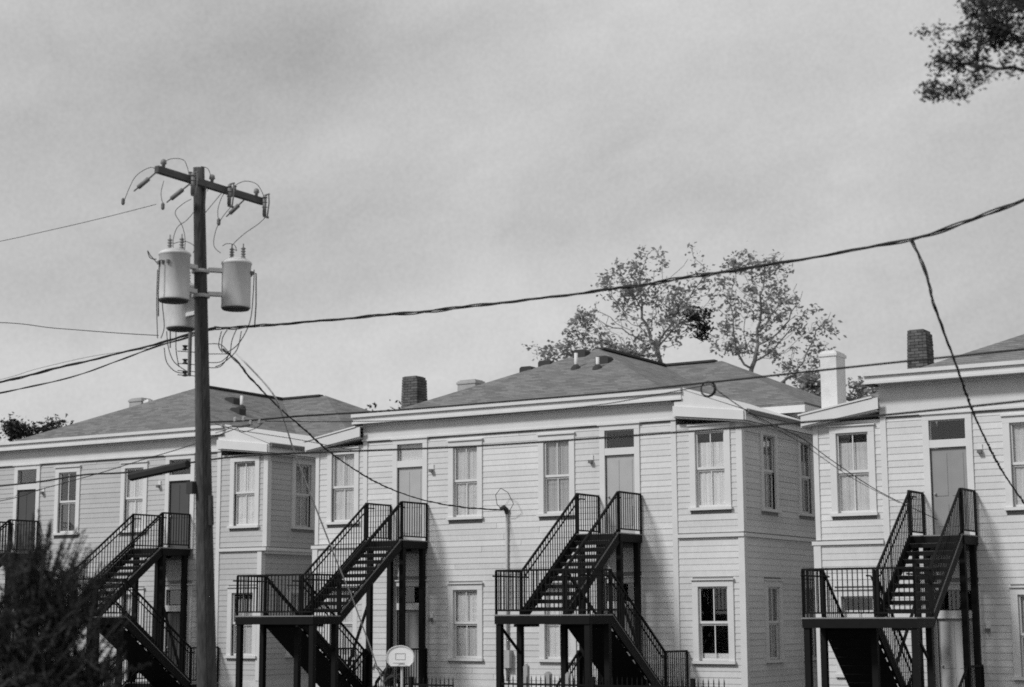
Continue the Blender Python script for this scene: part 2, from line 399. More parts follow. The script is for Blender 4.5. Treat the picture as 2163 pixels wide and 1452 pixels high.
    lay(.12, XB0-.07, BELT+.06, 7.45+dz*.8, [h for h in hol if h[0] < XB0], 'f')
    lay(XB1+.07, W_-inset-.12, zb, BELT-.06, [h for h in hol if h[0] > XB1], 'f')
    lay(XB1+.07, W_-.12, BELT+.06, 7.42+dz*.8, [h for h in hol if h[0] > XB1], 'f')
    lay(.13, 7.5, zb, BELT-.06, [h for h in shol if h[2] < 4], 's', inset)
    lay(.13, 7.5, BELT+.06, 7.42+dz*.8, [h for h in shol if h[2] > 4], 's')
    unit = cached(('board', SP), lambda: MB().add([(0,0,0),(1,0,0),(1,-.015,0),(0,-.015,0),(0,0,1),(1,0,1),(1,-.005,1),(0,-.005,1),(0,-.016,.08),(1,-.016,.08)],
        [(0,1,2,3),(4,7,6,5),(3,2,9,8),(8,9,6,7),(0,4,5,1),(0,3,8,7,4),(1,5,6,9,2)]).mesh('clapboard', SP))
    def vis(bd):
        a_, b_, z, h, kind, off = bd; s = 0
        for t in (.05, .5, .95):
            u = a_+(b_-a_)*t; p = (ox+u, 0, z) if kind == 'f' else (ox+W_-off, u, z)
            x, y = px(p); s += (-5 < x < 2170 and y < 1460)
        return s*(b_-a_)
    boards.sort(key=lambda q: -vis(q))
    rest = MB(); R = random.Random(int(ox*10))
    for i, bd in enumerate(boards):
        a_, b_, z, h, kind, off = bd
        jz = R.uniform(-.0045, .0045); jy = R.uniform(.85, 1.2)
        if i < 296 and vis(bd) > 0:
            par = wm if kind == 'f' and XB0 < a_ < XB1 else (wl if a_ < XB0 and kind == 'f' else (wr if kind == 'f' else ws))
            if kind == 'f': o = obj('clapboard', unit, par, (a_, 0+off, z+jz), 0, (b_-a_, jy, h))
            else: o = obj('clapboard', unit, par, (W_-off, a_, z+jz), math.pi/2, (b_-a_, jy, h))
        else:
            for v_ in (0,):
                n0 = len(rest.v)
                for p in unit.vertices:
                    x, y, zz = p.co
                    q = (a_+x*(b_-a_), y*jy+off, z+jz+zz*h) if kind == 'f' else (W_-off-y*jy, a_+x*(b_-a_), z+jz+zz*h)
                    rest.v.append(q)
                for f in unit.polygons: rest.f.append(tuple(n0+k for k in f.vertices))
    if rest.v: tag(rest.build('clapboards', SP, H), kind='stuff')
    # trim: corner boards, belts, frieze
    def tb(name, x0, x1, y0, y1, z0, z1, m='trim paint'): return MB().box(x0, x1, y0, y1, z0, z1).build(name, m, H)
    tb('corner_board', -.002, .12, -.045, .0, BELT+.06, 7.45+dz*.8); tb('corner_board', -.06, .12, -.075, .0, zb, BELT-.06)
    tb('corner_board', W_-.12, W_+.04, -.045, .0, BELT+.06, 7.42+dz*.8); tb('corner_board', W_-inset-.12, W_-inset+.04, -.045, .0, zb, BELT-.06)
    tb('corner_board', W_+.002, W_+.04, .001, .13, BELT+.06, 7.42+dz*.8); tb('corner_board', W_-inset+.002, W_-inset+.04, .001, .13, zb, BELT-.06)
    tb('trim_board', XB0-.07, XB0+.07, -.042, 0, zb, FR); tb('trim_board', XB1-.07, XB1+.07, -.042, 0, zb, FR)
    tb('belt_course', -.09, XB0-.072, -.10, 0, BELT-.058, BELT+.03); tb('belt_course', XB1+.072, W_+.05, -.085, 0, BELT-.058, BELT+.03)
    tb('belt_course', W_-inset*.0+.001, W_+.07, .0, 12.2, BELT-.058, BELT+.03)
    tb('frieze_board', XB0-.07, XB1+.07, -.050, 0, FR+.05, EZ); tb('frieze_moulding', XB0-.09, XB1+.09, -.085, 0, FR, FR+.048)
    tb('bay_frieze', W_+.002, W_+.045, .1, 12.2, 7.18+dz*.8, 7.42+dz*.8, SP)
    # main eave: soffit, fascia with a proud upper and lower lip, gutter
    e0, e1 = XB0-.27, XB1+.38
    tb('soffit', e0+.02, e1-.02, -ro, -.052, EZ, EZ+.03); tb('crown_moulding', XB0-.06, XB1+.06, -.09, -.052, EZ-.07, EZ-.002)
    tb('fascia', e0+.02, e1-.02, -ro-.03, -ro-.001, EZ+.0, EZ+.2); tb('fascia_lip', e0, e1, -ro-.055, -ro-.031, EZ-.02, EZ+.035)
    tb('gutter', e0, e1, -ro-.10, -ro-.032, EZ+.165, EZ+.255)
    tb('fascia', e1-.05, e1-.021+.02, -ro+.0, 3.6, EZ+.02, EZ+.15)
    tb('soffit_opening', e1-.32, e1-.03, -ro-.02, -.06, EZ-.05, EZ-.003, 'vent metal'); tb('soffit_opening', e0+.03, e0+.2, -ro-.02, -.06, EZ-.05, EZ-.003, 'vent metal')
    # roofs
    def hip(name, x0, x1, y0, y1, z, rx, ry0, ry1, rz_, along='y'):
        m = MB(); t = .06
        if along == 'y': A, B_ = (rx, ry0, rz_), (rx, ry1, rz_)
        m.v = [(x0, y0, z), (x1, y0, z), (x1, y1, z), (x0, y1, z), A, B_, (x0, y0, z-t), (x1, y0, z-t), (x1, y1, z-t), (x0, y1, z-t)]
        m.f = [(0, 1, 4), (1, 2, 5, 4), (2, 3, 5), (3, 0, 4, 5), (6, 9, 8, 7), (0, 6, 7, 1), (1, 7, 8, 2), (2, 8, 9, 3), (3, 9, 6, 0)]
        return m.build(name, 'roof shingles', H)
    ez = EZ+.25; x0, x1, y0 = 2.80, 11.30, -ro-.06; xm = (x0+x1)/2; hw = (x1-x0)/2; PK = .46
    MB().box(e0+.01, e1-.02, -ro-.02, 3.6, ez-.10, ez-.03).build('eave_deck', 'roof shingles', H)
    Rz = ez+PK*hw
    m = MB(); m.v = [(x0, y0, ez), (x1, y0, ez), (x1, 8., ez), (x0, 8., ez), (xm, y0+hw, Rz), (xm, 8., Rz), (x0, y0, ez-.028), (x1, y0, ez-.028), (x1, 8., ez-.028), (x0, 8., ez-.028)]
    m.f = [(0, 1, 4), (1, 2, 5, 4), (2, 3, 5), (3, 0, 4, 5), (6, 9, 8, 7), (0, 6, 7, 1), (1, 7, 8, 2), (2, 8, 9, 3), (3, 9, 6, 0)]
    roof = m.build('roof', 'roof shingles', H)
    MB().bar((xm, y0+hw+.1, Rz+.02), (xm, 8.0, Rz+.02), .26, .06).build('ridge_vent', 'vent metal', roof)
    X0, X1, Y0, Y1 = -.15, 13.40, 3.65, 12.4; hy = (Y1-Y0)/2; ym = (Y0+Y1)/2; RZ = Rz-.012
    m = MB(); e = ez-.04; m.v = [(X0, Y0, e), (X1, Y0, e), (X1, Y1, e), (X0, Y1, e), (X0+hy, ym, RZ), (X1-hy, ym, RZ), (X0, Y0, e-.05), (X1, Y0, e-.05), (X1, Y1, e-.05), (X0, Y1, e-.05)]
    m.f = [(0, 1, 5, 4), (1, 2, 5), (2, 3, 4, 5), (3, 0, 4), (6, 9, 8, 7), (0, 6, 7, 1), (1, 7, 8, 2), (2, 8, 9, 3), (3, 9, 6, 0)]
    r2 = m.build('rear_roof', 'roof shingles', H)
    MB().bar((X0+hy, ym, RZ+.02), (X1-hy-.2, ym, RZ+.02), .26, .06).build('ridge_vent', 'vent metal', r2)
    tb('rear_fascia', XB1+.4, X1+.0, Y0+.02, Y0+.05, ez-.30, ez-.095); tb('rear_fascia', X1-.03, X1-.002, Y0+.051, Y1-.1, ez-.27, ez-.095)
    tb('rear_soffit', XB1+.4, X1-.04, Y0+.052, 4.04, ez-.27, ez-.24); tb('rear_soffit', W_-.1, X1-.04, 4.16, Y1, ez-.27, ez-.24)
    # bay roofs: a shed to each side
    b8 = dz*.8
    MB().prism([(-.20, 7.36+b8), (1.74, 7.66+b8), (1.74, 7.93+b8), (-.20, 7.62+b8)], -.30, -.26).build('rake_board', 'trim paint', H)
    MB().prism([(-.26, 7.61+b8), (1.60, 7.925+b8), (1.60, 7.965+b8), (-.26, 7.65+b8)], -.33, 4.5).build('bay_roof', 'trim paint', H)
    MB().prism([(-.22, 7.33+b8), (1.66, 7.62+b8), (1.66, 7.65+b8), (-.22, 7.36+b8)], -.259, 4.5).build('bay_soffit', 'trim paint', H)
    MB().prism([(11.50, 7.61+b8), (13.42, 7.40+b8), (13.42, 7.63+b8), (11.50, 7.86+b8)], -.32, -.27).build('rake_board', 'trim paint', H)
    MB().prism([(11.52, 7.80+b8), (13.40, 7.60+b8), (13.44, 7.645+b8), (11.79, 8.26+b8*.4), (11.52, 8.26+b8*.4)], -.269, -.22).build('gable_end', 'trim paint', H)
    MB().prism([(11.78, 8.263+b8*.4), (13.50, 7.645+b8), (13.50, 7.685+b8), (11.78, 8.305+b8*.4)], -.29, 4.6).build('bay_roof', 'trim paint', H)
    MB().prism([(11.45, 7.57+b8), (13.40, 7.36+b8), (13.40, 7.39+b8), (11.45, 7.60+b8)], -.26, 4.6).build('bay_soffit', 'trim paint', H)
    tb('side_fascia', 13.42, 13.46, -.269, 12, 7.40+b8, 7.63+b8); tb('gutter', 13.462, 13.55, -.25, 12, 7.56+b8, 7.655+b8, 'hardware steel')
    MB().box(13.2, 13.415, 4.6, 12, 7.38+b8, 7.40+b8).build('bay_soffit', 'trim paint', H)
    MB().prism([(12.2, 8.1+b8*.4), (13.50, 7.645+b8), (13.50, 7.685+b8), (12.2, 8.14+b8*.4)], 4.61, 12).build('bay_roof', 'trim paint', H)
    # roof vents
    def onroof(x, y): return min(ez+PK*(y-y0), ez+PK*(x1-x), ez+PK*(x-x0))
    for x, y, h in cfg.get('pipes', []):
        z = onroof(x, y); P = MB().lathe([(.05, -.1), (.05, h)], 12).build('vent_pipe', 'trim paint', H, True); P.location = (x, y, z)
        MB().lathe([(.16, -.06), (.13, .03), (.06, .1)], 12).build('pipe_boot', 'vent metal', P)
    for x, y in cfg.get('boxes', []):
        z = onroof(x, y); P = MB().prism([(-.2, -.12), (.2, -.12), (.2, .10), (.15, .15), (-.15, .15), (-.2, .10)], -.16, .16).build('roof_vent', 'vent metal', H); P.location = (x, y, z)
    # chimneys
    for (x, y, wx, wy, z0, z1) in brickch:
        ch = MB(); ta = .14
        ch.add([(x+.02, y+.02, z0-1), (x+wx-.02, y+.02, z0-1), (x+wx-.02, y+wy-.02, z0-1), (x+.02, y+wy-.02, z0-1),
                (x+.08, y+.11, z1-.02), (x+wx-.14, y+.11, z1-.02), (x+wx-.14, y+wy-.09, z1-.02), (x+.08, y+wy-.09, z1-.02)],
               [(0,3,2,1),(4,5,6,7),(0,1,5,4),(1,2,6,5),(2,3,7,6),(3,0,4,7)])
        co = ch.build('chimney', 'mortar', H)
        ub = cached('brick', lambda: MB().box(0, 1, 0, .1, 0, .065).mesh('brick', 'chimney brick'))
        z = z0-.2; row = 0
        while z < z1-.05:
            t = max(0, (z-(z0-1))/(z1-z0+1)); L0 = x+.05*t; L1 = x+wx-.06*t; F = y+.05*t
            if z > z1-.12: L1 -= .05; F += .02
            bw_ = (L1-L0)/2.5; s = L0-(bw_*.5 if row % 2 else 0)
            while s < L1-.02:
                a_ = max(s, L0); b_ = min(s+bw_, L1)
                if b_-a_ > .04: obj('brick', ub, co, (a_+.006, F+random.uniform(-.006, .004), z), 0, (b_-a_-.012, .8, 1))
                s += bw_
            n_ = 2; Bk = y+wy-.04*t; s = F+.09-(.11 if row % 2 else 0)
            while s < Bk-.02:
                a_ = max(s, F+.09); b_ = min(s+.22, Bk)
                if b_-a_ > .04: obj('brick', ub, co, (L1+random.uniform(-.004, .006), a_+.006, z), math.pi/2, (b_-a_-.012, .8, 1))
                s += .22
            z += .077; row += 1
    for (x, y, wx, wy, z0, z1, mt) in rearch:
        co = MB().box(x, x+wx, y, y+wy, z0, z1).box(x-.03, x+wx+.03, y-.03, y+wy+.03, z1-.12, z1-.04).box(x+.05, x+wx-.05, y+.05, y+wy-.05, z1, z1+.03).build('chimney', mt, H, bevel=.012)
    return H

CL, CM, CG, BW_ = 'curtain light', 'curtain mid', 'curtain grey', 'blind white'
H2 = house(-30.8, 'middle clapboard house, whole front in view, two stairs and a round-cornered white bay', 0, .27,
    dict(door='door pale', tr1='curtain mid', ldoor='door grey', u0=((CM, .0, 1.), None), u1=((CM, 0, 1), None), u2=((CG, 0, 1), (CL, .0, .42)), u3=((CL, 0, .86), None),
         l0=((CM, 0, 1), None), l1=((CL, .5, 1.), (CM, 0, .46)), l2=((CL, 0, 1), None), l3=(None, (BW_, 0, .1)),
         pipes=[(7.29, 2.22, .42), (8.07, 2.04, .3)], boxes=[(6.8, 3.4), (8.0, 2.55), (5.5, 2.62), (5.9, 2.98)]),
    [(1.46, 2.0, .64, .6, 8.6, 9.66)], [(-.5, 8., .7, .6, 7.8, 10.32, 'old masonry')])
H1 = house(-45.8, 'far clapboard house behind the utility pole, with dark doors', 0, .30,
    dict(paint='grey siding paint', door='door dark', ldoor='door dark', inset=.18, u0=((CG, 0, 1), None), u1=(('clutter', 0, .47), (CM, 0, .13)), u2=((CL, 0, .93), None), u3=((CL, 0, .93), None),
         l3=((CM, 0, .55), ('curtain grey', .55, .9)), l2=((CM, 0, 1), None),
         pipes=[(8.89, 3.79, .4)], boxes=[(8.39, 3.9), (9.5, 2.91)]),
    [], [(-.22, 8., .62, .6, 8, 10.74, 'old masonry'), (.5, 8.05, .2, .2, 8, 10.66, 'whitewashed masonry')])
H3 = house(-15.7, 'near clapboard house with a white chimney on its low bay roof', -.27, .46,
    dict(door='door grey', ldoor='door pale', u0=((CM, 0, .88), None), u1=((CM, 0, 1), None), u2=((CM, 0, 1), None), u3=((CM, 0, 1), None), l0=((BW_, 0, .82), None), l1=((CM, 0, 1), None),
         pipes=[], boxes=[]),
    [(1.66, 2.0, .58, .6, 8.6, 9.66)], [(.08, .35, .42, .6, 7.2, 9.0, 'whitewashed masonry')])
# service mast with weatherhead on the middle house
sm = MB().tube([(6.44, -.07, 1.0), (6.44, -.07, 5.38)], .035, 10).build('service_mast', 'galvanised', H2, True)
MB().tube([(6.44, -.07, 5.36), (6.44, -.09, 5.46), (6.40, -.15, 5.52), (6.36, -.24, 5.48)], [.05, .065, .07, .05], 10).build('weatherhead', 'vent metal', sm, True)
MB().tube([(6.40, -.2, 5.45), (6.28, -.3, 5.6), (6.24, -.3, 5.85), (6.40, -.3, 6.02), (6.62, -.3, 5.9), (6.78, -.28, 5.6), (6.6, -.2, 5.40), (6.46, -.16, 5.36)], .010, 5).build('wire_loop', 'cable', sm)
MB().box(6.32, 6.58, -.2, -.03, 1.35, 1.8).build('meter_box', 'galvanised', sm)

# ------------------------------------------------------------------ outside stairs
BAL = MB().box(-.009, .009, -.009, .009, 0, 1).mesh('baluster', 'black steel')
def railing(ST, a, b, h=1.0, step=.112, hand=None, endpost=True):
    """a,b floor points; vertical balusters between a bottom and a top rail; hand = side offset of the grab rail"""
    a = Vector(a); b = Vector(b); d = b-a; L = Vector((d.x, d.y, 0)).length
    top = MB().bar(a+Vector((0, 0, h)), b+Vector((0, 0, h)), .045, .045)
    R = top.build('railing', 'black steel', ST)
    MB().bar(a+Vector((0, 0, .09)), b+Vector((0, 0, .09)), .035, .035).build('bottom_rail', 'black steel', R)
    n_ = max(2, int(round(L/step)))
    for i in range(n_+1):
        p = a+d*(i/n_); ends = i in (0, n_)
        o = obj('rail_post' if ends else 'baluster', BAL, R, (p.x, p.y, p.z+(.0 if ends else .09)), 0, (2.6, 2.6, h) if ends else (1, 1, h-.10))
    if hand:
        hv = Vector(hand); u = d.normalized()
        p0 = a+hv+Vector((0, 0, h-.13)); p1 = b+hv+Vector((0, 0, h-.13)); fl = Vector((d.x, d.y, 0)).normalized()
        MB().tube([p0-fl*.25+Vector((0, 0, -.0)), p0, p1, p1+fl*.25], .019, 8).build('grab_rail', 'black steel', R, True)
    return R
TREADS = {}
def stairs(label, xr, flip, dz, n=11, yu=1.2, run=2.7, ym=1.1, base=0., below=True):
    """xr = world x of the upper flight's inner edge nearest the house's door; flip -1: lower flight on the left"""
    Wf = 1.27; z0 = 4.69+dz; zm = z0-n*.1809; zl = .80+dz
    ST = empty('fire_stair', (xr, 0, 0), label, 'staircase', 'black steel stairs up to the upper doors')
    s = flip; X = lambda u: s*u                     # u grows from the upper flight towards the lower flight
    def bx(name, u0, u1, y0, y1, za, zb_, m='black steel', par=ST):
        a_, b_ = sorted((X(u0), X(u1))); return MB().box(a_, b_, y0, y1, za, zb_).build(name, m, par)
    def deck(name, u0, u1, y0, y1, z):
        D = bx(name, u0, u1, y0, y1, z-.20, z-.012); bx('deck_plate', u0-.01, u1+.01, y0-.012, y1, z-.010, z+.016, 'steel deck', D)
        for uu in (u0+.5, ): bx('joist', uu, uu+.06, y0+.03, y1-.03, z-.26, z-.201, par=D)
        return D
    deck('upper_landing', 0, Wf, -yu, -.05, z0)
    yb = -yu-run; yf = yb-ym
    deck('mid_landing', 0, 2*Wf-.05, yf, yb, zm)
    deck('lower_landing', 0, 2*Wf-.05, -yu, -.05, zl)
    def flight(u0, ya, za, yb_, zb_, nn, soffit, rails=(0, 1), gr=True):
        # from top point (ya, za) to bottom (yb_, zb_)
        dn = 1 if yb_ > ya else -1
        for uu in (u0+.03, u0+Wf-.09):
            MB().bar((X(uu+.03), ya, za-.10), (X(uu+.03), yb_, zb_-.10), .055, .22, (0, 0, 1)).build('stringer', 'black steel', ST)
        for uu in (u0+.005, u0+Wf-.065):
            MB().bar((X(uu+.03), ya, za+.045), (X(uu+.03), yb_, zb_+.045), .02, .018).build('stringer_edge', 'steel deck', ST)
        tr = cached(('tread', nn, abs(yb_-ya)), lambda: MB().box(-Wf/2+.1, Wf/2-.1, -.13, .13, -.088, 0).mesh('tread', 'black steel'))
        pl = cached('nosing', lambda: MB().box(-Wf/2+.1, Wf/2-.1, -.132, .132, .0, .006).mesh('tread_plate', 'hardware steel'))
        for i in range(1, nn):
            t = i/nn; o = obj('tread', tr, ST, (X(u0+Wf/2), ya+(yb_-ya)*(t-.5/nn), za+(zb_-za)*t))
            obj('tread_plate', pl, o, (0, 0, .001))
        if soffit:
            MB().bar((X(u0+Wf/2), ya, za-.27), (X(u0+Wf/2), yb_, zb_-.27), Wf-.2, .02).build('underside_plate', 'black steel', ST)
        for r_ in rails:
            uu = u0+.06 if r_ == 0 else u0+Wf-.06
            hd = (s*(.07 if r_ == 0 else -.07), 0, 0)
            railing(ST, (X(uu), ya, za+.02), (X(uu), yb_, zb_+.02), 1.0, hand=hd if gr else None)
    flight(0, -yu, z0, yb, zm, n, False)
    nl = max(3, round((zm-zl)/.181))
    flight(Wf-.05, yb, zm, -yu, zl, nl, True)
    ng = max(2, round((zl-base)/.18)); flight(0, -yu, zl, -yu-ng*.27, base, ng, False)
    # landing rails
    railing(ST, (X(.03), -.06, z0+.02), (X(.03), -yu, z0+.02)); railing(ST, (X(Wf-.03), -.06, z0+.02), (X(Wf-.03), -yu, z0+.02))
    uR = 2*Wf-.08
    railing(ST, (X(.03), yb, zm+.02), (X(.03), yf+.03, zm+.02), hand=(s*.07, 0, 0)); railing(ST, (X(uR), yb, zm+.02), (X(uR), yf+.03, zm+.02), hand=(-s*.07, 0, 0)); railing(ST, (X(.03), yf+.03, zm+.02), (X(uR), yf+.03, zm+.02))
    railing(ST, (X(uR), -.06, zl+.02), (X(uR), -yu, zl+.02))
    railing(ST, (X(.03), -.06, zl+.02), (X(.03), -yu, zl+.02))
    # columns and braces
    c = .065
    for u_, y_ in ((.10, -yu+.12), (Wf-.10, -yu+.12), (.10, -.16), (Wf-.10, -.16)):
        bx('column', u_-c, u_+c, y_-c, y_+c, 0, z0-.201)
    for u_, y_ in ((.08, yf+.10), (.08, yb-.10), (2*Wf-.13, yf+.10), (2*Wf-.13, yb-.10), (Wf, yb-.1)):
        bx('column', u_-c, u_+c, y_-c, y_+c, 0, zm-.201)
    MB().bar((X(Wf-.10), -yu+.12, zm+.45), (X(Wf+.75), -yu+.12, zl+.2), .06, .06).build('brace', 'black steel', ST)
    MB().bar((X(.1), yb-.1, zm-.9), (X(.1), yf+.1, zm-.25), .05, .05).build('brace', 'black steel', ST)
    return ST
stairs('black steel stair in front of the middle house beside its white window bay', -21.62, 1, 0)
stairs('black steel stair behind the small basketball hoop, its middle landing low on the left', -26.91, -1, 0)
stairs('black steel stair behind the dark cedar and beside the utility pole', -36.76, 1, 0)
stairs('black steel stair mostly hidden by the dark cedar at the photo edge', -41.91, -1, 0)
stairs('steep looking black steel stair of the near house, the rightmost one', -11.81, -1, -.27, n=10, yu=1.05, run=2.3, ym=1.1)

# ------------------------------------------------------------------ utility pole
PB = atD(437, 1450, 31); PT = atD(420, 354, 31); PT = PT
dirp = (PT-PB); k0 = -PB.z/dirp.z; base = PB+dirp*k0
POLE = empty('utility_pole', tuple(base), 'leaning dark wooden utility pole with crossarm and fuse cutouts', 'utility pole')
nseg = 14; pts = [base.lerp(PT, i/nseg)-base for i in range(nseg+1)]
MB().tube(pts, [.20-.10*(i/nseg)**.8 for i in range(nseg+1)], 16).build('pole', 'wood pole', POLE, True)
def pole_at(y):   # point of the pole axis at photo height y
    t = (1450-y)/(1450-354.); return PB.lerp(PT, t)
PC = pole_at(395)
def L_(p): return Vector(p)-base
armA = atX(330, 374, PC.x+.17); armB = atX(556, 434, PC.x+.17)
armA.z = armB.z = PC.z+.02
arm = MB().bar(L_(armA), L_(armB), .10, .125).build('crossarm', 'crossarm wood', POLE, bevel=.008)
def arm_pt(y, dx=.0, dz_=0.): return L_(Vector((PC.x+.17+dx, y, armA.z+dz_)))
ya, ybb = armA.y, armB.y
for t in (.06, .5, .93):      # pin bumps and bolts
    p = arm_pt(ya+(ybb-ya)*t, 0, .065); MB().lathe([(.03, 0), (.03, .05), (.055, .07), (.045, .13), (.02, .15)], 10, p).build('insulator', 'porcelain', arm, True)
for t in (.30, .72):
    p = arm_pt(ya+(ybb-ya)*t, 0, .065); MB().lathe([(.02, 0), (.02, .05), (.035, .07)], 8, p).build('bolt', 'hardware steel', arm)
for t in (.42, .60): MB().bar(arm_pt(ya+(ybb-ya)*t, .06, -.0), L_(pole_at(455))+Vector((.1, 0, 0)), .03, .008).build('brace', 'hardware steel', POLE)
for t in (.28, .62, .965):     # fused cutouts hanging in front of the arm
    p = arm_pt(ya+(ybb-ya)*t, .12, -.02)
    K = MB().tube([p+Vector((0, 0, .10)), p+Vector((.02, -.03, -.28))], .035, 8).build('fuse_cutout', 'porcelain', POLE, True)
    for q in (0., .09, .18): MB().lathe([(.03, -.01), (.055, 0), (.03, .015)], 10, p+Vector((.006, -.008, .06-q))).build('insulator_skirt', 'porcelain', K)
    MB().tube([p+Vector((.09, -.0, .12)), p+Vector((.12, -.02, -.05)), p+Vector((.08, -.02, -.33))], .014, 6).build('fuse_tube', 'hardware steel', K)
    MB().bar(p+Vector((0, 0, .11)), p+Vector((.11, 0, .12)), .03, .02).build('contact', 'hardware steel', K); MB().bar(p+Vector((.0, -.02, -.29)), p+Vector((.1, -.02, -.33)), .05, .04).build('hinge', 'hardware steel', K)
def strain(t, px2, nm='dead_end_insulator'):        # dead-end insulators pulling left along the line
    p = arm_pt(ya+(ybb-ya)*t, -.05, -.03); e = L_(atY(px2[0], px2[1], base.y+p.y)); d = (e-p)
    K = MB().tube([p, p+d*.35, p+d*.36, p+d*.8, p+d*.81, e], [.015, .015, .042, .042, .015, .012], 8).build(nm, 'porcelain', POLE, True); return p, e
strain(.02, (283, 404)); strain(.33, (352, 428)); strain(.84, (478, 458))
def wire(name, pts2, r=.008, par=POLE, m='cable', sub=6):      # smooth thin wire through points given in world space
    P = [Vector(p) for p in pts2]; o = []
    for i in range(len(P)-1):
        a, b, c_, d = P[max(i-1, 0)], P[i], P[i+1], P[min(i+2, len(P)-1)]
        for k in range(sub):
            t = k/sub; o.append(.5*((2*b)+(-a+c_)*t+(2*a-5*b+4*c_-d)*t*t+(-a+3*b-3*c_+d)*t**3))
    o.append(P[-1])
    if par is not None: o = [q-par.location for q in o]
    return MB().tube(o, r, 5).build(name, m, par)
py_ = lambda x, y, off=0.: atY(x, y, base.y+off)
J = [[(262, 425), (285, 375), (318, 354), (334, 364)], [(334, 362), (355, 338), (385, 337), (395, 352), (401, 378)], [(345, 435), (340, 410), (346, 382)], [(404, 421), (385, 432), (370, 450), (385, 478), (391, 505), (390, 530)],
     [(425, 352), (440, 358), (447, 385), (441, 394), (438, 405)], [(487, 402), (500, 390), (520, 383), (543, 390), (556, 412), (560, 428)], [(462, 470), (460, 445), (467, 420), (473, 410)], [(560, 460), (545, 474), (515, 495), (490, 520), (500, 530)],
     [(416, 440), (395, 465), (375, 480), (366, 505), (366, 528)], [(487, 438), (468, 462), (455, 490), (452, 520), (466, 535)], [(366, 515), (390, 510), (410, 520), (408, 535)], [(470, 520), (480, 515), (495, 518), (500, 530)]]
for j in J: wire('jumper_wire', [py_(*q) for q in j], .0065, POLE)
for x, y in ((260, 427), (344, 437), (462, 470)): MB().lathe([(.02, -.06), (.035, -.03), (.035, .05), (.015, .08)], 8, L_(py_(x, y))).build('line_clamp', 'hardware steel', POLE)
# hardware on the pole body: bands, secondary rack, ground wire
for y in (574, 626): MB().lathe([(.16, -.03), (.165, 0), (.16, .03)], 14, L_(pole_at(y))).build('pole_band', 'galvanised', POLE)
rk = py_(402, 700, -.1)
MB().box(-.02, .02, -.03, .03, -.85, 0).build('rack_bar', 'hardware steel', POLE).location = L_(rk)
for i, y in enumerate((735, 764, 790)):
    p = py_(391, y, -.12); MB().lathe([(.025, -.05), (.06, -.04), (.03, -.01), (.03, .01), (.06, .04), (.025, .05)], 10, L_(p)).build('spool_insulator', 'vent metal', POLE)
for y in (742, 768, 783, 792): wire('bonding_wire', [py_(375, y, -.1), py_(405, y+2, -.1), pole_at(y+4)], .008)
for i, y in enumerate((728, 748, 765, 775)): wire('bonding_wire', [pole_at(y), py_(465, y, -.05), py_(487, 750-i*2, -.05)], .008)
MB().box(-.05, .09, -.24, -.12, -.12, .1).build('junction_box', 'vent metal', POLE).location = L_(pole_at(1030))-Vector((.15, 0, 0))
MB().tube([L_(pole_at(1048))+Vector((.17, -.02, 0)), L_(pole_at(1110))+Vector((.175, -.02, 0))], .05, 8).build('cable_guard', 'wood pole', POLE)
MB().tube([L_(pole_at(700))+Vector((.10, -.125, 0)), L_(pole_at(1000))+Vector((.11, -.13, 0)), L_(pole_at(1450))+Vector((.13, -.145, 0))], .010, 6).build('ground_wire', 'cable', POLE)

def transformer(c, r, h, label, to):
    T = empty('pole_transformer', tuple(c), label, 'transformer', 'grey can transformers on the pole')
    MB().lathe([(r*.99, -h/2), (r, -h/2+.02), (r*.985, -h/2+.07), (r*.985, h/2-.05), (r*1.04, h/2-.04), (r*1.04, h/2-.01), (r*.93, h/2+.02)], 28).build('tank', 'transformer paint', T, True)
    MB().lathe([(r*.9, -h/2-.03), (r*.955, -h/2-.002)], 28).build('tank_base', 'transformer base', T, True)
    MB().lathe([(r*.92, 0), (r*.7, .035), (.02, .05)], 28, (0, 0, h/2+.021)).build('lid', 'transformer paint', T, True)
    for a_ in (-.35*r, .45*r):
        prof = [(.05, 0), (.05, .03)]
        for k in range(4): prof += [(.028, .04+k*.05), (.048, .055+k*.05), (.026, .07+k*.05)]
        prof += [(.012, .24), (.012, .30)]
        B_ = MB().lathe(prof, 12).build('bushing', 'porcelain', T, True); B_.location = (a_, a_*.3, h/2+.04)
    d = Vector((to.x-c.x, to.y-c.y, 0)); d.normalize()
    e = Vector((to.x-c.x, to.y-c.y, 0))
    for zz in (h*.3, -h*.22):
        MB().bar(d*(r*.95)+Vector((0, 0, zz)), e-d*.13+Vector((0, 0, zz)), .12, .07).build('hanger_bracket', 'transformer paint', T)
    sd = d.cross(Vector((0, 0, 1)))
    MB().tube([-d*r*.9+Vector((0, 0, h*.3)), -d*(r+.09)+Vector((0, 0, h*.28)), -d*(r+.10)+Vector((0, 0, -h*.4)), -d*(r+.08)+Vector((0, 0, -h*.9))], .011, 6).build('lead_wire', 'cable', T)
    for k in (-.5, 0, .5): MB().lathe([(.03, -.02), (.03, .04)], 8, -d*(r+.0)+sd*k*r*.8+Vector((0, 0, h*.25))).build('low_bushing', 'hardware steel', T)
    return T
transformer(atD(368, 585, 30.45), .275, .84, 'upper left grey can transformer, the one with a coiled lead', pole_at(585))
transformer(atD(383, 650, 31.5), .265, .78, 'lowest grey can transformer, half hidden below the upper left one', pole_at(650))
transformer(atD(499, 603, 31.2), .265, .84, 'grey can transformer to the right side of the pole', pole_at(603))
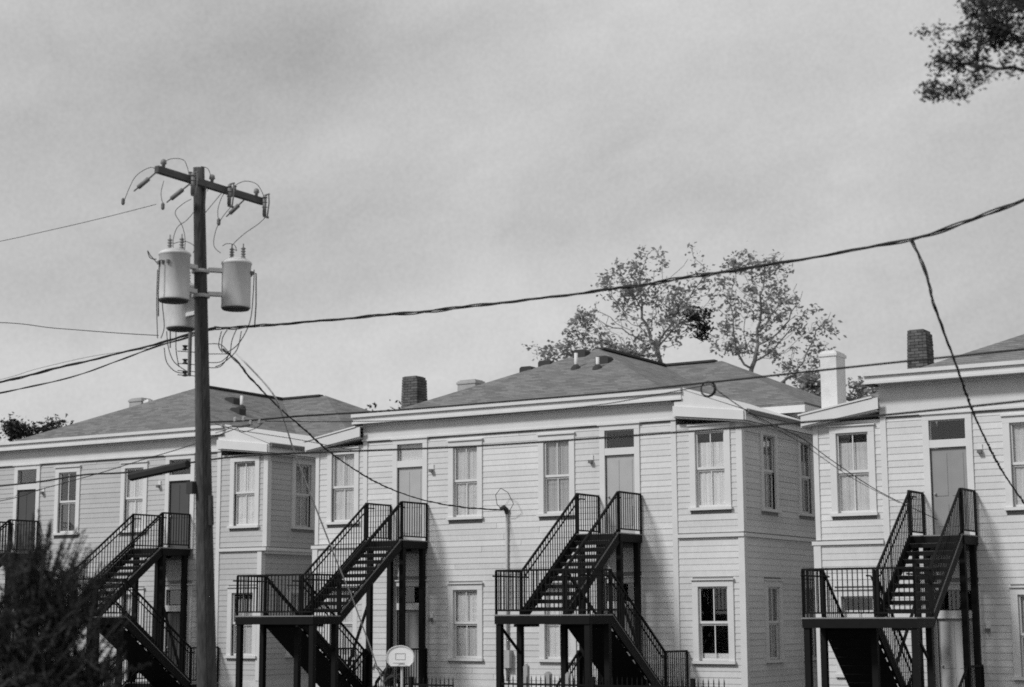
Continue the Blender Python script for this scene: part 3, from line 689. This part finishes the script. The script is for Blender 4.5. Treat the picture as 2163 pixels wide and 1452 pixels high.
for q in ([(332, 556), (318, 540), (312, 530), (317, 545), (330, 548)], [(343, 545), (345, 600), (343, 640), (347, 690), (340, 715)], [(333, 570), (331, 640), (333, 715)], [(537, 570), (535, 620), (528, 680), (505, 725), (480, 745)], [(372, 697), (372, 740), (378, 775)],
          [(352, 700), (356, 735), (368, 765), (395, 785)], [(347, 735), (352, 765), (370, 785), (392, 789)], [(468, 700), (462, 730), (470, 745)], [(500, 695), (490, 720), (487, 745)], [(510, 700), (500, 740), (470, 768), (455, 775)], [(480, 697), (470, 715), (468, 740)]):
    wire('lead_wire', [py_(x, y, -.25) for x, y in q], .009)

# ------------------------------------------------------------------ overhead cables
def smooth(P, sub=8):
    P = [Vector(p) for p in P]; o = []
    for i in range(len(P)-1):
        a, b, c_, d = P[max(i-1, 0)], P[i], P[i+1], P[min(i+2, len(P)-1)]
        for k in range(sub):
            t = k/sub; o.append(.5*((2*b)+(-a+c_)*t+(2*a-5*b+4*c_-d)*t*t+(-a+3*b-3*c_+d)*t**3))
    o.append(P[-1]); return o
def cable(name, P, label, r=.014, strands=1, hel=.02, pitch=1.1, cat='cable', m='cable', group=None):
    P = [Vector(p) for p in P]
    for e, i in ((-1, -2), (0, 1)):          # lines that leave the picture run on towards their next pole
        q = px(P[e])[0]
        if q < -30 or q > 2190:
            d = P[e]-P[i]; d.z *= .5; d = d.normalized(); n_ = [P[e]+d*8, P[e]+d*18]
            P = P+n_ if e == -1 else n_[::-1]+P
    P = smooth(P); o0 = P[0]
    if strands == 1:
        o = MB().tube([p-o0 for p in P], r, 6).build(name, m); o.location = o0; return tag(o, label, cat, group)
    E_ = empty(name, tuple(o0), label, cat, group)
    # resample
    Q = [P[0]]; 
    for a, b in zip(P, P[1:]):
        n_ = max(1, int((b-a).length/.14))
        for k in range(1, n_+1): Q.append(a.lerp(b, k/n_))
    s = 0.; path = []
    for i, p in enumerate(Q):
        if i: s += (p-Q[i-1]).length
        path.append((p, s))
    for j in range(strands):
        pts_ = []
        for i, (p, s) in enumerate(path):
            d = (Q[min(i+1, len(Q)-1)]-Q[max(i-1, 0)]).normalized(); u_ = d.cross(Vector((0, 0, 1))).normalized(); w_ = u_.cross(d)
            ph = 2*math.pi*(s/pitch+j/strands)+.8*math.sin(s*.7); h_ = hel*(1+.4*math.sin(s*1.3+j))
            if j == 0: h_ *= .3
            pts_.append(p+(u_*math.cos(ph)+w_*math.sin(ph))*h_-o0)
        MB().tube(pts_, r, 5).build('strand', m, E_)
    return E_
Yp = base.y+.55
A = lambda x, y, Y=None: atY(x, y, Yp if Y is None else Y)
cable('power_cable', [A(452, 693), A(520, 691), A(700, 676), A(900, 658), A(1060, 640), A(1280, 613), A(1500, 579), A(1720, 544), A(1925, 505), A(2040, 470), A(2200, 408), A(2500, 290)], 'thick twisted power cable rising from the pole to the top right', .013, 3, .022, 1.5)
cable('power_cable', [A(455, 694), A(420, 700), A(350, 722), A(250, 747), A(100, 783), A(-100, 828)], 'twisted power cable running left from the pole, upper one of the close pair', .013, 3, .017, 1.5)
cable('power_cable', [A(420, 706), A(330, 733), A(250, 762), A(180, 788), A(90, 812), A(0, 830), A(-100, 850)], 'thinner power cable running left just below the twisted one', .011, 2, .011, 1.6)
cable('primary_wire', [A(283, 404), A(258, 440)] and [A(330, 432), A(220, 460), A(100, 488), A(-60, 522)], 'faint thin line wire running left from the crossarm', .006, cat='wire')
cable('guy_wire', [A(335, 709), A(250, 704), A(120, 694), A(-60, 681)], 'thin wire running level left at transformer height', .008, cat='wire')
cable('thin_wire', [A(320, 736), A(200, 752), A(80, 779), A(-60, 815)], 'faint thin wire above the twisted pair at the left', .004, cat='wire')
cable('phone_cable', [A(-100, 1037), A(0, 1027), A(90, 1017), A(180, 1003), A(270, 998), A(400, 978), A(520, 963), A(700, 955), A(1000, 943), A(1400, 916), A(1760, 887), A(2000, 864), A(2163, 847), A(2500, 810)], 'lower phone cable strung level across all three houses', .017, 1)
cable('phone_cable', [A(440, 892), A(500, 890), A(560, 886), A(640, 879), A(850, 866), A(1100, 846), A(1300, 829), A(1500, 808), A(1740, 782), A(1900, 765), A(2163, 738), A(2500, 700)], 'upper phone cable crossing the eaves of the middle house', .016, 1)
cable('phone_cable', [A(560, 890), A(700, 891), A(900, 887), A(1100, 872), A(1262, 856), A(1400, 832), A(1500, 812)], 'slack thin cable sagging under the upper phone cable', .008, 1)
cable('thin_wire', [A(500, 905), A(400, 942), A(300, 972), A(206, 1001), A(89, 1033), A(-40, 1066)], 'thin wire slanting down left from the clamps by the pole', .008, cat='wire')
cable('thin_wire', [A(90, 1035), A(40, 1045), A(-40, 1060)], 'short faint wire crossing the far left door', .004, cat='wire')
H3w = atY(2180, 1085, -.15)
cable('service_drop', [A(1925, 507), A(1950, 560), A(1975, 650), A(2010, 745, -13.5), A(2030, 800, -12), A(2052, 862, -10), A(2080, 925, -8), A(2120, 1000, -4.5), A(2163, 1062, -1.5), H3w], 'twisted drop cable hanging down to the near house at the right', .011, 3, .016, .9)
WH = Vector((-24.42, -.25, 5.45))
cable('service_drop', [A(470, 738), A(497, 760), A(530, 800), A(590, 862, -13), A(640, 905, -11.5), A(700, 958, -9.5), A(770, 1005, -7), A(830, 1035, -5), A(900, 1058, -3.2), A(980, 1072, -1.6), WH], 'twisted drop cable from the pole to the mast on the middle house', .010, 3, .014, .8)
cable('coil_drop', [A(1500, 812), A(1530, 836), A(1590, 876, -14), A(1650, 905, -12), A(1700, 930, -10), A(1760, 975, -7), A(1860, 1040, -3), A(1980, 1098, -.3)], 'thin drop wire from the coiled loop to the near house stair', .009, cat='wire')
cable('coil_drop', [A(1590, 880, -14), A(1690, 935, -10), A(1800, 1010, -5), A(1900, 1063, -.4)], 'second thin drop wire lower beside the first over the near house', .006, cat='wire')
cp = A(1495, 822); co = empty('cable_coil', tuple(cp), 'small spare loop of cable tied under the upper phone cable', 'cable coil')
for q in range(3):
    MB().tube([Vector((math.cos(t/12*math.tau)*(.115+q*.01), q*.012, math.sin(t/12*math.tau)*(.11+q*.008))) for t in range(13)], .009, 5).build('loop', 'cable', co)
pr0, pr1 = A(548, 790), Vector(atY(812, 1460, -6.5))
cable('guy_rope', [A(497, 745), A(575, 830, -14.5), A(603, 897, -13.5), A(628, 972, -12.5), A(715, 1195, -10), A(752, 1285, -8.5), A(815, 1460, -6.5)], 'pale thin rope slanting down from the pole past the second stair', .016, m='pale rope', cat='rope')
sc_ = cable('splice_case', [A(281, 1007, Yp-.05), A(284, 1006, Yp-.05), A(380, 985, Yp-.05), A(397, 981, Yp-.05)], 'fat black splice case hanging on the lower phone cable', .085, cat='splice case')
# cable clamps beside the pole
cl = empty('cable_clamp', tuple(A(503, 892)), 'cluster of pale clamps and ties on the cable beside the pole', 'cable clamp')
for x, y, w_ in ((497, 887, .08), (515, 885, .06), (530, 893, .07), (549, 891, .10)): MB().lathe([(.015, -.05), (.035, -.03), (.035, .03), (.015, .05)], 8, A(x, y)-cl.location).build('clamp', 'galvanised', cl)
MB().tube([A(492, 899)-cl.location, A(510, 900)-cl.location, A(527, 897)-cl.location], .035, 8).build('clamp_body', 'hardware steel', cl)
for q in ([(478, 905), (492, 899)], [(455, 915), (478, 908), (500, 898)], [(500, 900), (510, 913), (540, 905), (556, 893)]): wire('tie_wire', [A(*p) for p in q], .007, cl)
cable('thin_wire', [A(455, 896), A(498, 908), A(560, 918), A(647, 932, -13.), A(760, 955, -10)], 'thin wire running down right from the pole clamps over the far eave', .007, cat='wire')

# ------------------------------------------------------------------ basketball hoop, fence, things low in the frame
hp = atD(846, 1388, 35.2); HO = empty('basketball_hoop', (hp.x, hp.y, 0), 'small white fan-shaped basketball hoop on a post in front of the second stair', 'basketball hoop')
fan = [(math.cos(a_)*.285, hp.z+.02+math.sin(a_)*.2) for a_ in [math.pi*k/14 for k in range(15)]]+[(-.275, hp.z-.10), (-.20, hp.z-.18), (.20, hp.z-.18), (.275, hp.z-.10)]
bb = MB().prism(fan, -.02, .02).build('backboard', 'board white', HO, bevel=.004); bb.rotation_euler = (0, 0, .42)
rimw = MB(); pl_ = [(x*1.03, z+.0) for x, z in fan]
rimw.tube([Vector((x*.97, -.03, z)) for x, z in fan]+[Vector((fan[0][0]*.97, -.03, fan[0][1]))], .012, 6); rr = rimw.build('board_edge', 'trim paint', bb)
sq = [(-.1, .0), (.1, .0), (.1, .12), (-.1, .12), (-.1, .0)]
MB().tube([Vector((x, -.025, hp.z-.05+z)) for x, z in sq], .006, 5).build('target_square', 'door pale', bb)
MB().tube([Vector((math.cos(t/16*math.tau)*.12, -.16+math.sin(t/16*math.tau)*.12, hp.z-.12)) for t in range(17)], .009, 6).build('rim', 'galvanised', bb)
MB().tube([(0, .06, 0), (0, .05, hp.z-.1)], .028, 10).build('post', 'galvanised', HO, True)
FD = 34.0
def fence(x0p, x1p, Y, ztop, label, fade=0):
    a_ = atY(x0p, 1440, Y); b_ = atY(x1p, 1440, Y); Fn = empty('iron_fence', (a_.x, Y, 0), label, 'fence'); L = b_.x-a_.x
    pk = cached('picket', lambda: MB().add([(-.009, -.009, .1), (.009, -.009, .1), (.009, .009, .1), (-.009, .009, .1), (-.009, -.009, 1), (.009, -.009, 1), (.009, .009, 1), (-.009, .009, 1), (0, 0, 1.06)],
        [(0, 3, 2, 1), (0, 1, 5, 4), (1, 2, 6, 5), (2, 3, 7, 6), (3, 0, 4, 7), (4, 5, 8), (5, 6, 8), (6, 7, 8), (7, 4, 8)]).mesh('picket', 'black steel'))
    n_ = int(L/.115)
    for i in range(n_+1): obj('picket', pk, Fn, (i*.115, 0, 0), 0, (1, 1, ztop))
    MB().bar((0, 0, ztop-.12), (L, 0, ztop-.12), .03, .04).build('rail', 'black steel', Fn); MB().bar((0, 0, .2), (L, 0, .2), .03, .04).build('rail', 'black steel', Fn)
    for i in range(0, n_+1, 20): MB().box(i*.115-.04, i*.115+.04, -.04, .04, 0, ztop+.06).build('fence_post', 'black steel', Fn)
fz = atY(1300, 1437, -7).z
fence(1055, 1540, -7, fz, 'low black iron picket fence below the stair of the middle house')
fence(868, 958, -6.2, atY(900, 1436, -6.2).z, 'short run of iron fence to the right of the basketball hoop')
for x, y, w_, lb in ((1112, 1408, .10, 'leftmost grey wooden post behind the iron fence'), (1200, 1425, .09, 'squat grey wooden post between the two others'), (1158, 1424, .13, 'weathered grey post close beside the leg of the stair')):
    p = atY(x, y, -6.3); o = MB().box(-w_/2, w_/2, -w_/2, w_/2, 0, p.z).prism([(-w_/2, p.z), (w_/2, p.z), (0, p.z+.05)], -w_/2+.001, w_/2-.001).build('wooden_post', 'old masonry'); o.location = (p.x, p.y, 0); tag(o, lb, 'post')

# ------------------------------------------------------------------ trees
def leaves(mb, p, n_, spread, size, R):
    for _ in range(n_):
        q = p+Vector((R.gauss(0, spread), R.gauss(0, spread), R.gauss(0, spread*.8)))
        a_ = Vector((R.gauss(0, 1), R.gauss(0, 1), R.gauss(0, .6))).normalized(); b_ = a_.orthogonal().normalized(); b_ = (b_*math.cos(R.random()*6)+a_.cross(b_)*math.sin(R.random()*6)).normalized()
        s = size*R.uniform(.6, 1.3); k = len(mb.v)
        mb.v += [tuple(q-a_*s), tuple(q+b_*s*.5), tuple(q+a_*s), tuple(q-b_*s*.5)]; mb.f.append((k, k+1, k+2, k+3))
def grow(name, label, root, trunk_to, blobs, seed, npts=500, step=.6, leafn=14, leafs=.12, spread=.28, leafm='leaf', r0=.3, density=1., infl=6., kill=1.0, rexp=2.3, tip=.012, group=None, cat='tree', barkm='bark', clump=.75, floor_=.03):
    """space colonisation towards points scattered in the crown's ellipsoids; blobs = (centre, radii)"""
    R = random.Random(seed); att = []
    vol = [b[1][0]*b[1][1]*b[1][2] for b in blobs]; tv = sum(vol)
    for (c, r), v_ in zip(blobs, vol):
        for _ in range(max(6, int(npts*v_/tv))):
            while True:
                q = Vector((R.uniform(-1, 1), R.uniform(-1, 1), R.uniform(-1, 1)))
                if q.length < 1: break
            att.append(Vector((c[0]+q.x*r[0], c[1]+q.y*r[1], c[2]+q.z*r[2])))
    root = Vector(root); trunk_to = Vector(trunk_to)
    nodes = [root]; par = [-1]; L = (trunk_to-root).length; k = int(L/step)
    for i in range(1, k+1): nodes.append(root.lerp(trunk_to, i/k)+Vector((R.gauss(0, .05), R.gauss(0, .05), 0))*step*2); par.append(i-1)
    from mathutils.kdtree import KDTree
    for it in range(90):
        if not att: break
        kd = KDTree(len(nodes)); 
        for i, p in enumerate(nodes): kd.insert(p, i)
        kd.balance(); acc = {}
        keep = []
        for q in att:
            _, i, d = kd.find(q)
            if d < kill: continue
            keep.append(q); 
            if d < infl or it > 8: acc.setdefault(i, []).append((q-nodes[i]).normalized())
        att = keep; added = 0
        for i, ds in acc.items():
            v_ = sum(ds, Vector())/len(ds)
            v_ = (v_+Vector((R.gauss(0, .22), R.gauss(0, .22), R.gauss(0, .15)+.06)))
            if v_.length < 1e-3: continue
            nodes.append(nodes[i]+v_.normalized()*step); par.append(i); added += 1
        if not added: break
    nch = [0]*len(nodes); rad = [0.]*len(nodes)
    for i in range(1, len(nodes)): nch[par[i]] += 1
    acc2 = [0.]*len(nodes)
    for i in range(len(nodes)-1, -1, -1):
        rad[i] = tip if acc2[i] == 0 else acc2[i]**(1/rexp)
        if par[i] >= 0: acc2[par[i]] += rad[i]**rexp
    sc = r0/rad[0]; sc = min(sc, 3.)
    T = empty(name, tuple(root), label, cat, group); wood = MB(); lf = MB()
    ch = {}
    for i in range(1, len(nodes)): ch.setdefault(par[i], []).append(i)
    rr_ = lambda i: max(tip*.7, rad[i]*min(sc, 1+ (sc-1)*min(1, rad[i]/rad[0]*2)))
    # chains
    stack = [(0, None)]
    while stack:
        s, prev = stack.pop(); chain = [prev, s] if prev is not None else [s]; cur = s
        while cur in ch:
            cs = sorted(ch[cur], key=lambda j: -rad[j])
            for j in cs[1:]: stack.append((j, cur))
            cur = cs[0]; chain.append(cur)
        if len(chain) > 1: wood.tube([nodes[i]-root for i in chain], [rr_(chain[1]) if (k_ == 0 and prev is not None) else rr_(i) for k_, i in enumerate(chain)], 6 if rad[chain[-1]] else 5)
    wood.build('trunk', barkm, T, True)
    for i in range(k+1, len(nodes)):
        if rad[i] < tip*3.2:
            nn = leafn if nch[i] == 0 else int(leafn*.45)
            cl_ = noise.noise(nodes[i]*clump)+.12
            nn = int(nn*R.uniform(.3, 1.6)*density*max(floor_, min(2.2, .38+4.2*cl_))); leaves(lf, nodes[i]-root, nn, spread, leafs, R)
    cr = lf.build('crown', leafm, T); return T
def bl(x, y, D, rx, ry, rd=None):           # ellipsoid from its place and size in the photo at distance D
    p = atD(x, y, D); a_ = rx/F_PX*D; b_ = ry/F_PX*D; return ((p.x, p.y, p.z), ((rd or a_), (rd or a_), b_))
D1 = 78
rt = atD(1425, 1000, D1); rt.z = 0
grow('sycamore_tree', 'tall half-bare tree behind the middle house, the left one, dark clump in its crown', rt, atD(1435, 850, D1),
     [bl(1385, 535, D1, 11, 28), bl(1462, 545, D1, 11, 30), bl(1345, 550, D1, 14, 24), bl(1300, 580, D1, 14, 30), bl(1500, 590, D1, 12, 22), bl(1330, 600, D1, 62, 50), bl(1395, 560, D1, 30, 38), bl(1465, 570, D1, 22, 42), bl(1440, 640, D1, 70, 55), bl(1290, 690, D1, 75, 55), bl(1230, 690, D1, 35, 40), bl(1380, 700, D1, 75, 50), bl(1150, 745, D1, 45, 22), bl(1500, 600, D1, 35, 35), bl(1320, 750, D1, 80, 30), bl(1210, 740, D1, 40, 25)], 3, 2600, .40, 20, .115, .19, barkm='sycamore bark', r0=.13, infl=5, kill=.5, tip=.010)
grow('mistletoe_clump', 'dark dense leaf clump hanging in the left half-bare tree', atD(1472, 702, D1), atD(1475, 690, D1), [bl(1475, 672, D1, 28, 26), bl(1482, 700, D1, 20, 26), bl(1490, 680, D1, 16, 22)], 5, 90, .25, 34, .12, .16, leafm='dark leaf', r0=.04, kill=.35, cat='leaf clump')
D2 = 82
rt = atD(1560, 1000, D2); rt.z = 0
grow('sycamore_tree', 'tall half-bare tree behind the middle house, the right one near the white chimney', rt, atD(1580, 830, D2),
     [bl(1585, 540, D2, 11, 26), bl(1650, 545, D2, 26, 16), bl(1540, 550, D2, 12, 24), bl(1685, 610, D2, 20, 22), bl(1740, 665, D2, 20, 24), bl(1560, 570, D2, 34, 30), bl(1630, 560, D2, 42, 34), bl(1560, 640, D2, 50, 50), bl(1640, 640, D2, 60, 55), bl(1700, 690, D2, 50, 48), bl(1750, 690, D2, 30, 22), bl(1545, 720, D2, 40, 45), bl(1620, 730, D2, 70, 40), bl(1690, 770, D2, 50, 45), bl(1700, 820, D2, 36, 25), bl(1580, 555, D2, 22, 30), bl(1720, 760, D2, 35, 30)], 11, 2600, .40, 20, .115, .19, barkm='sycamore bark', r0=.13, infl=5, kill=.5, tip=.010)
D3 = 66
rt = atD(1830, 1000, D3); rt.z = 0
grow('bushy_tree', 'bushy pale-dappled tree showing between the white chimney and the near house', rt, atD(1830, 880, D3), [bl(1815, 830, D3, 38, 24), bl(1850, 835, D3, 30, 28), bl(1780, 845, D3, 26, 18), bl(1715, 820, D3, 25, 30)], 21, 700, .3, 30, .10, .2, r0=.15, kill=.4)
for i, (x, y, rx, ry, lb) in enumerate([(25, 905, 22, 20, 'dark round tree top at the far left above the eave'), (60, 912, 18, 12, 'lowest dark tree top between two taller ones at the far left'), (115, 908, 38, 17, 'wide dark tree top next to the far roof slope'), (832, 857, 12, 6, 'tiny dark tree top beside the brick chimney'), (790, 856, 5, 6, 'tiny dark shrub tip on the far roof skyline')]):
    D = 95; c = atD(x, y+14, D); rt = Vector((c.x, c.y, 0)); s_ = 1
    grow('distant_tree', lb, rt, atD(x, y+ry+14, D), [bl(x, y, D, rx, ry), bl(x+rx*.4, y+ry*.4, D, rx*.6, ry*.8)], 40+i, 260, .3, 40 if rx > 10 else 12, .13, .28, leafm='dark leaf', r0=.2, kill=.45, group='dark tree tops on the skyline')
# near bough, top right; its trunk stands outside the picture
D4 = 20.
rt = atD(2420, 1300, D4); rt.z = 0
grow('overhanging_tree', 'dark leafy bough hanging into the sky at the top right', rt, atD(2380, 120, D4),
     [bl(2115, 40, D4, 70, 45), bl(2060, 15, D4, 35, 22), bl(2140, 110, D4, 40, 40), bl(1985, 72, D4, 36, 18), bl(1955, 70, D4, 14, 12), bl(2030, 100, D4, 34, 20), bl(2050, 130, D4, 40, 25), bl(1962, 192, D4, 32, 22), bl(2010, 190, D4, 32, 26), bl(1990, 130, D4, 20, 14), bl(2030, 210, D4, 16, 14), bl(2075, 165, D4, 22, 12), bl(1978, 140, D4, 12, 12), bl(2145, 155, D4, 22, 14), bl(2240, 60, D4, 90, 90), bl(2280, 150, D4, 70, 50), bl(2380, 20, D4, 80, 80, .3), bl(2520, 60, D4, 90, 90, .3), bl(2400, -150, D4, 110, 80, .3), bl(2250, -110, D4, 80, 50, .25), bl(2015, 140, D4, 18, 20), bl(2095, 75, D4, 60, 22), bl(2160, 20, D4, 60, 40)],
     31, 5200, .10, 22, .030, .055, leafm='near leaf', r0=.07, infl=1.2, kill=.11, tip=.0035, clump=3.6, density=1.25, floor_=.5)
# dark cedar, bottom left
def cedar():
    D = 17.; c = atD(70, 1400, D); root = Vector((c.x, c.y, 0)); T = empty('cedar_shrub', tuple(root), 'dark feathery cedar growing in front of the far stairs', 'shrub')
    R = random.Random(9); MB().tube([(0, 0, 0), (.02, 0, 1.5), (0, .02, 2.6)], [.08, .06, .015], 8).build('trunk', 'bark', T, True)
    lf = MB(); tw = MB()
    def spray(a_, b_, w, n_):
        a_ = Vector(a_); b_ = Vector(b_); mid = a_.lerp(b_, .5)+Vector((0, 0, -.04)); P = [a_.lerp(mid, t/3).lerp(mid.lerp(b_, t/3), t/3) for t in range(4)]
        tw.tube(P, [.010, .008, .006, .003], 4)
        for k in range(n_):
            t = R.random(); p = a_.lerp(mid, t).lerp(mid.lerp(b_, t), t); s = w*(1.05-t)*.9+.02
            d = (b_-a_).normalized(); q = (d*.7+Vector((R.gauss(0, .6), R.gauss(0, .6), R.gauss(0, .5)))).normalized(); L = s*R.uniform(.5, 1.2)
            o_ = q.orthogonal().normalized()*.008; kk = len(lf.v); pa = p-root; e = pa+q*L
            lf.v += [tuple(pa-o_), tuple(pa+o_), tuple(e+o_*.6), tuple(e-o_*.6)]; lf.f.append((kk, kk+1, kk+2, kk+3))
    # envelope of the shrub as (photo x, photo y) spray tips
    tips = [(20, 1175), (40, 1150), (60, 1120), (85, 1125), (110, 1108), (135, 1120), (160, 1125), (180, 1128), (190, 1150), (170, 1180), (200, 1215), (225, 1195), (250, 1225), (235, 1260), (265, 1290), (225, 1300), (215, 1330), (245, 1350), (235, 1400), (225, 1430), (30, 1115), (10, 1140), (-10, 1120), (95, 1165), (130, 1175), (150, 1200), (75, 1090), (55, 1180)]
    for x, y in tips:
        for rep in range(3):
            Dd = D+R.uniform(-.5, .5); tip_ = atD(x+R.gauss(0, 7), y+R.gauss(0, 8), Dd); bx_ = atD(70+(x-70)*.35+R.gauss(0, 10), min(1560, y+160+R.gauss(0, 25)), D+R.uniform(-.2, .2))
            spray(bx_, tip_, .075, 120 if noise.noise(tip_*2.5) > -.1 else 30)
    for k in range(600):
        x = R.uniform(-60, 225); y = 1200+380*math.sqrt(R.random()); 
        if x > 190 and y < 1400: x -= 60
        if 130 < x < 215 and 1330 < y < 1420 and R.random() < .8: continue
        Dd = D+R.uniform(-.5, .5); a_ = atD(x, y, Dd); b_ = atD(x+R.gauss(15, 35), y-R.uniform(20, 75), Dd+R.gauss(0, .1)); spray(a_, b_, .075, 105 if noise.noise(a_*2.8) > -.12 else 25)
    for o_ in (tw,): o_.v = [tuple(Vector(v_)-root) for v_ in o_.v]
    tw.build('branches', 'bark', T); lf.build('foliage', 'cedar', T)
    # lower body down to the ground
    lo = MB()
    for k in range(9000):
        z = R.uniform(.1, 2.1); rr = .85*(1-.12*z)*math.sqrt(R.random()); a_ = R.random()*6.28; leaves(lo, Vector((math.cos(a_)*rr, math.sin(a_)*rr, z)), 1, .02, .06, R)
    lo.build('foliage', 'cedar', T)
cedar()
# dark shrubs low behind the hoop
p = atY(812, 1425, -4.6); rt = Vector((p.x, p.y, 0))
grow('low_shrub', 'dark shrub beside the basketball hoop post', rt, (rt.x, rt.y, 1.0), [((rt.x, rt.y, 1.45), (.38, .3, .35)), ((rt.x+.3, rt.y, 1.3), (.25, .25, .3))], 61, 120, .12, 18, .035, .06, leafm='dark leaf', r0=.04, kill=.16, infl=2, cat='shrub')
print('objects', len(bpy.data.objects), 'polys', sum(len(o.data.polygons) for o in bpy.data.objects if o.type == 'MESH'))
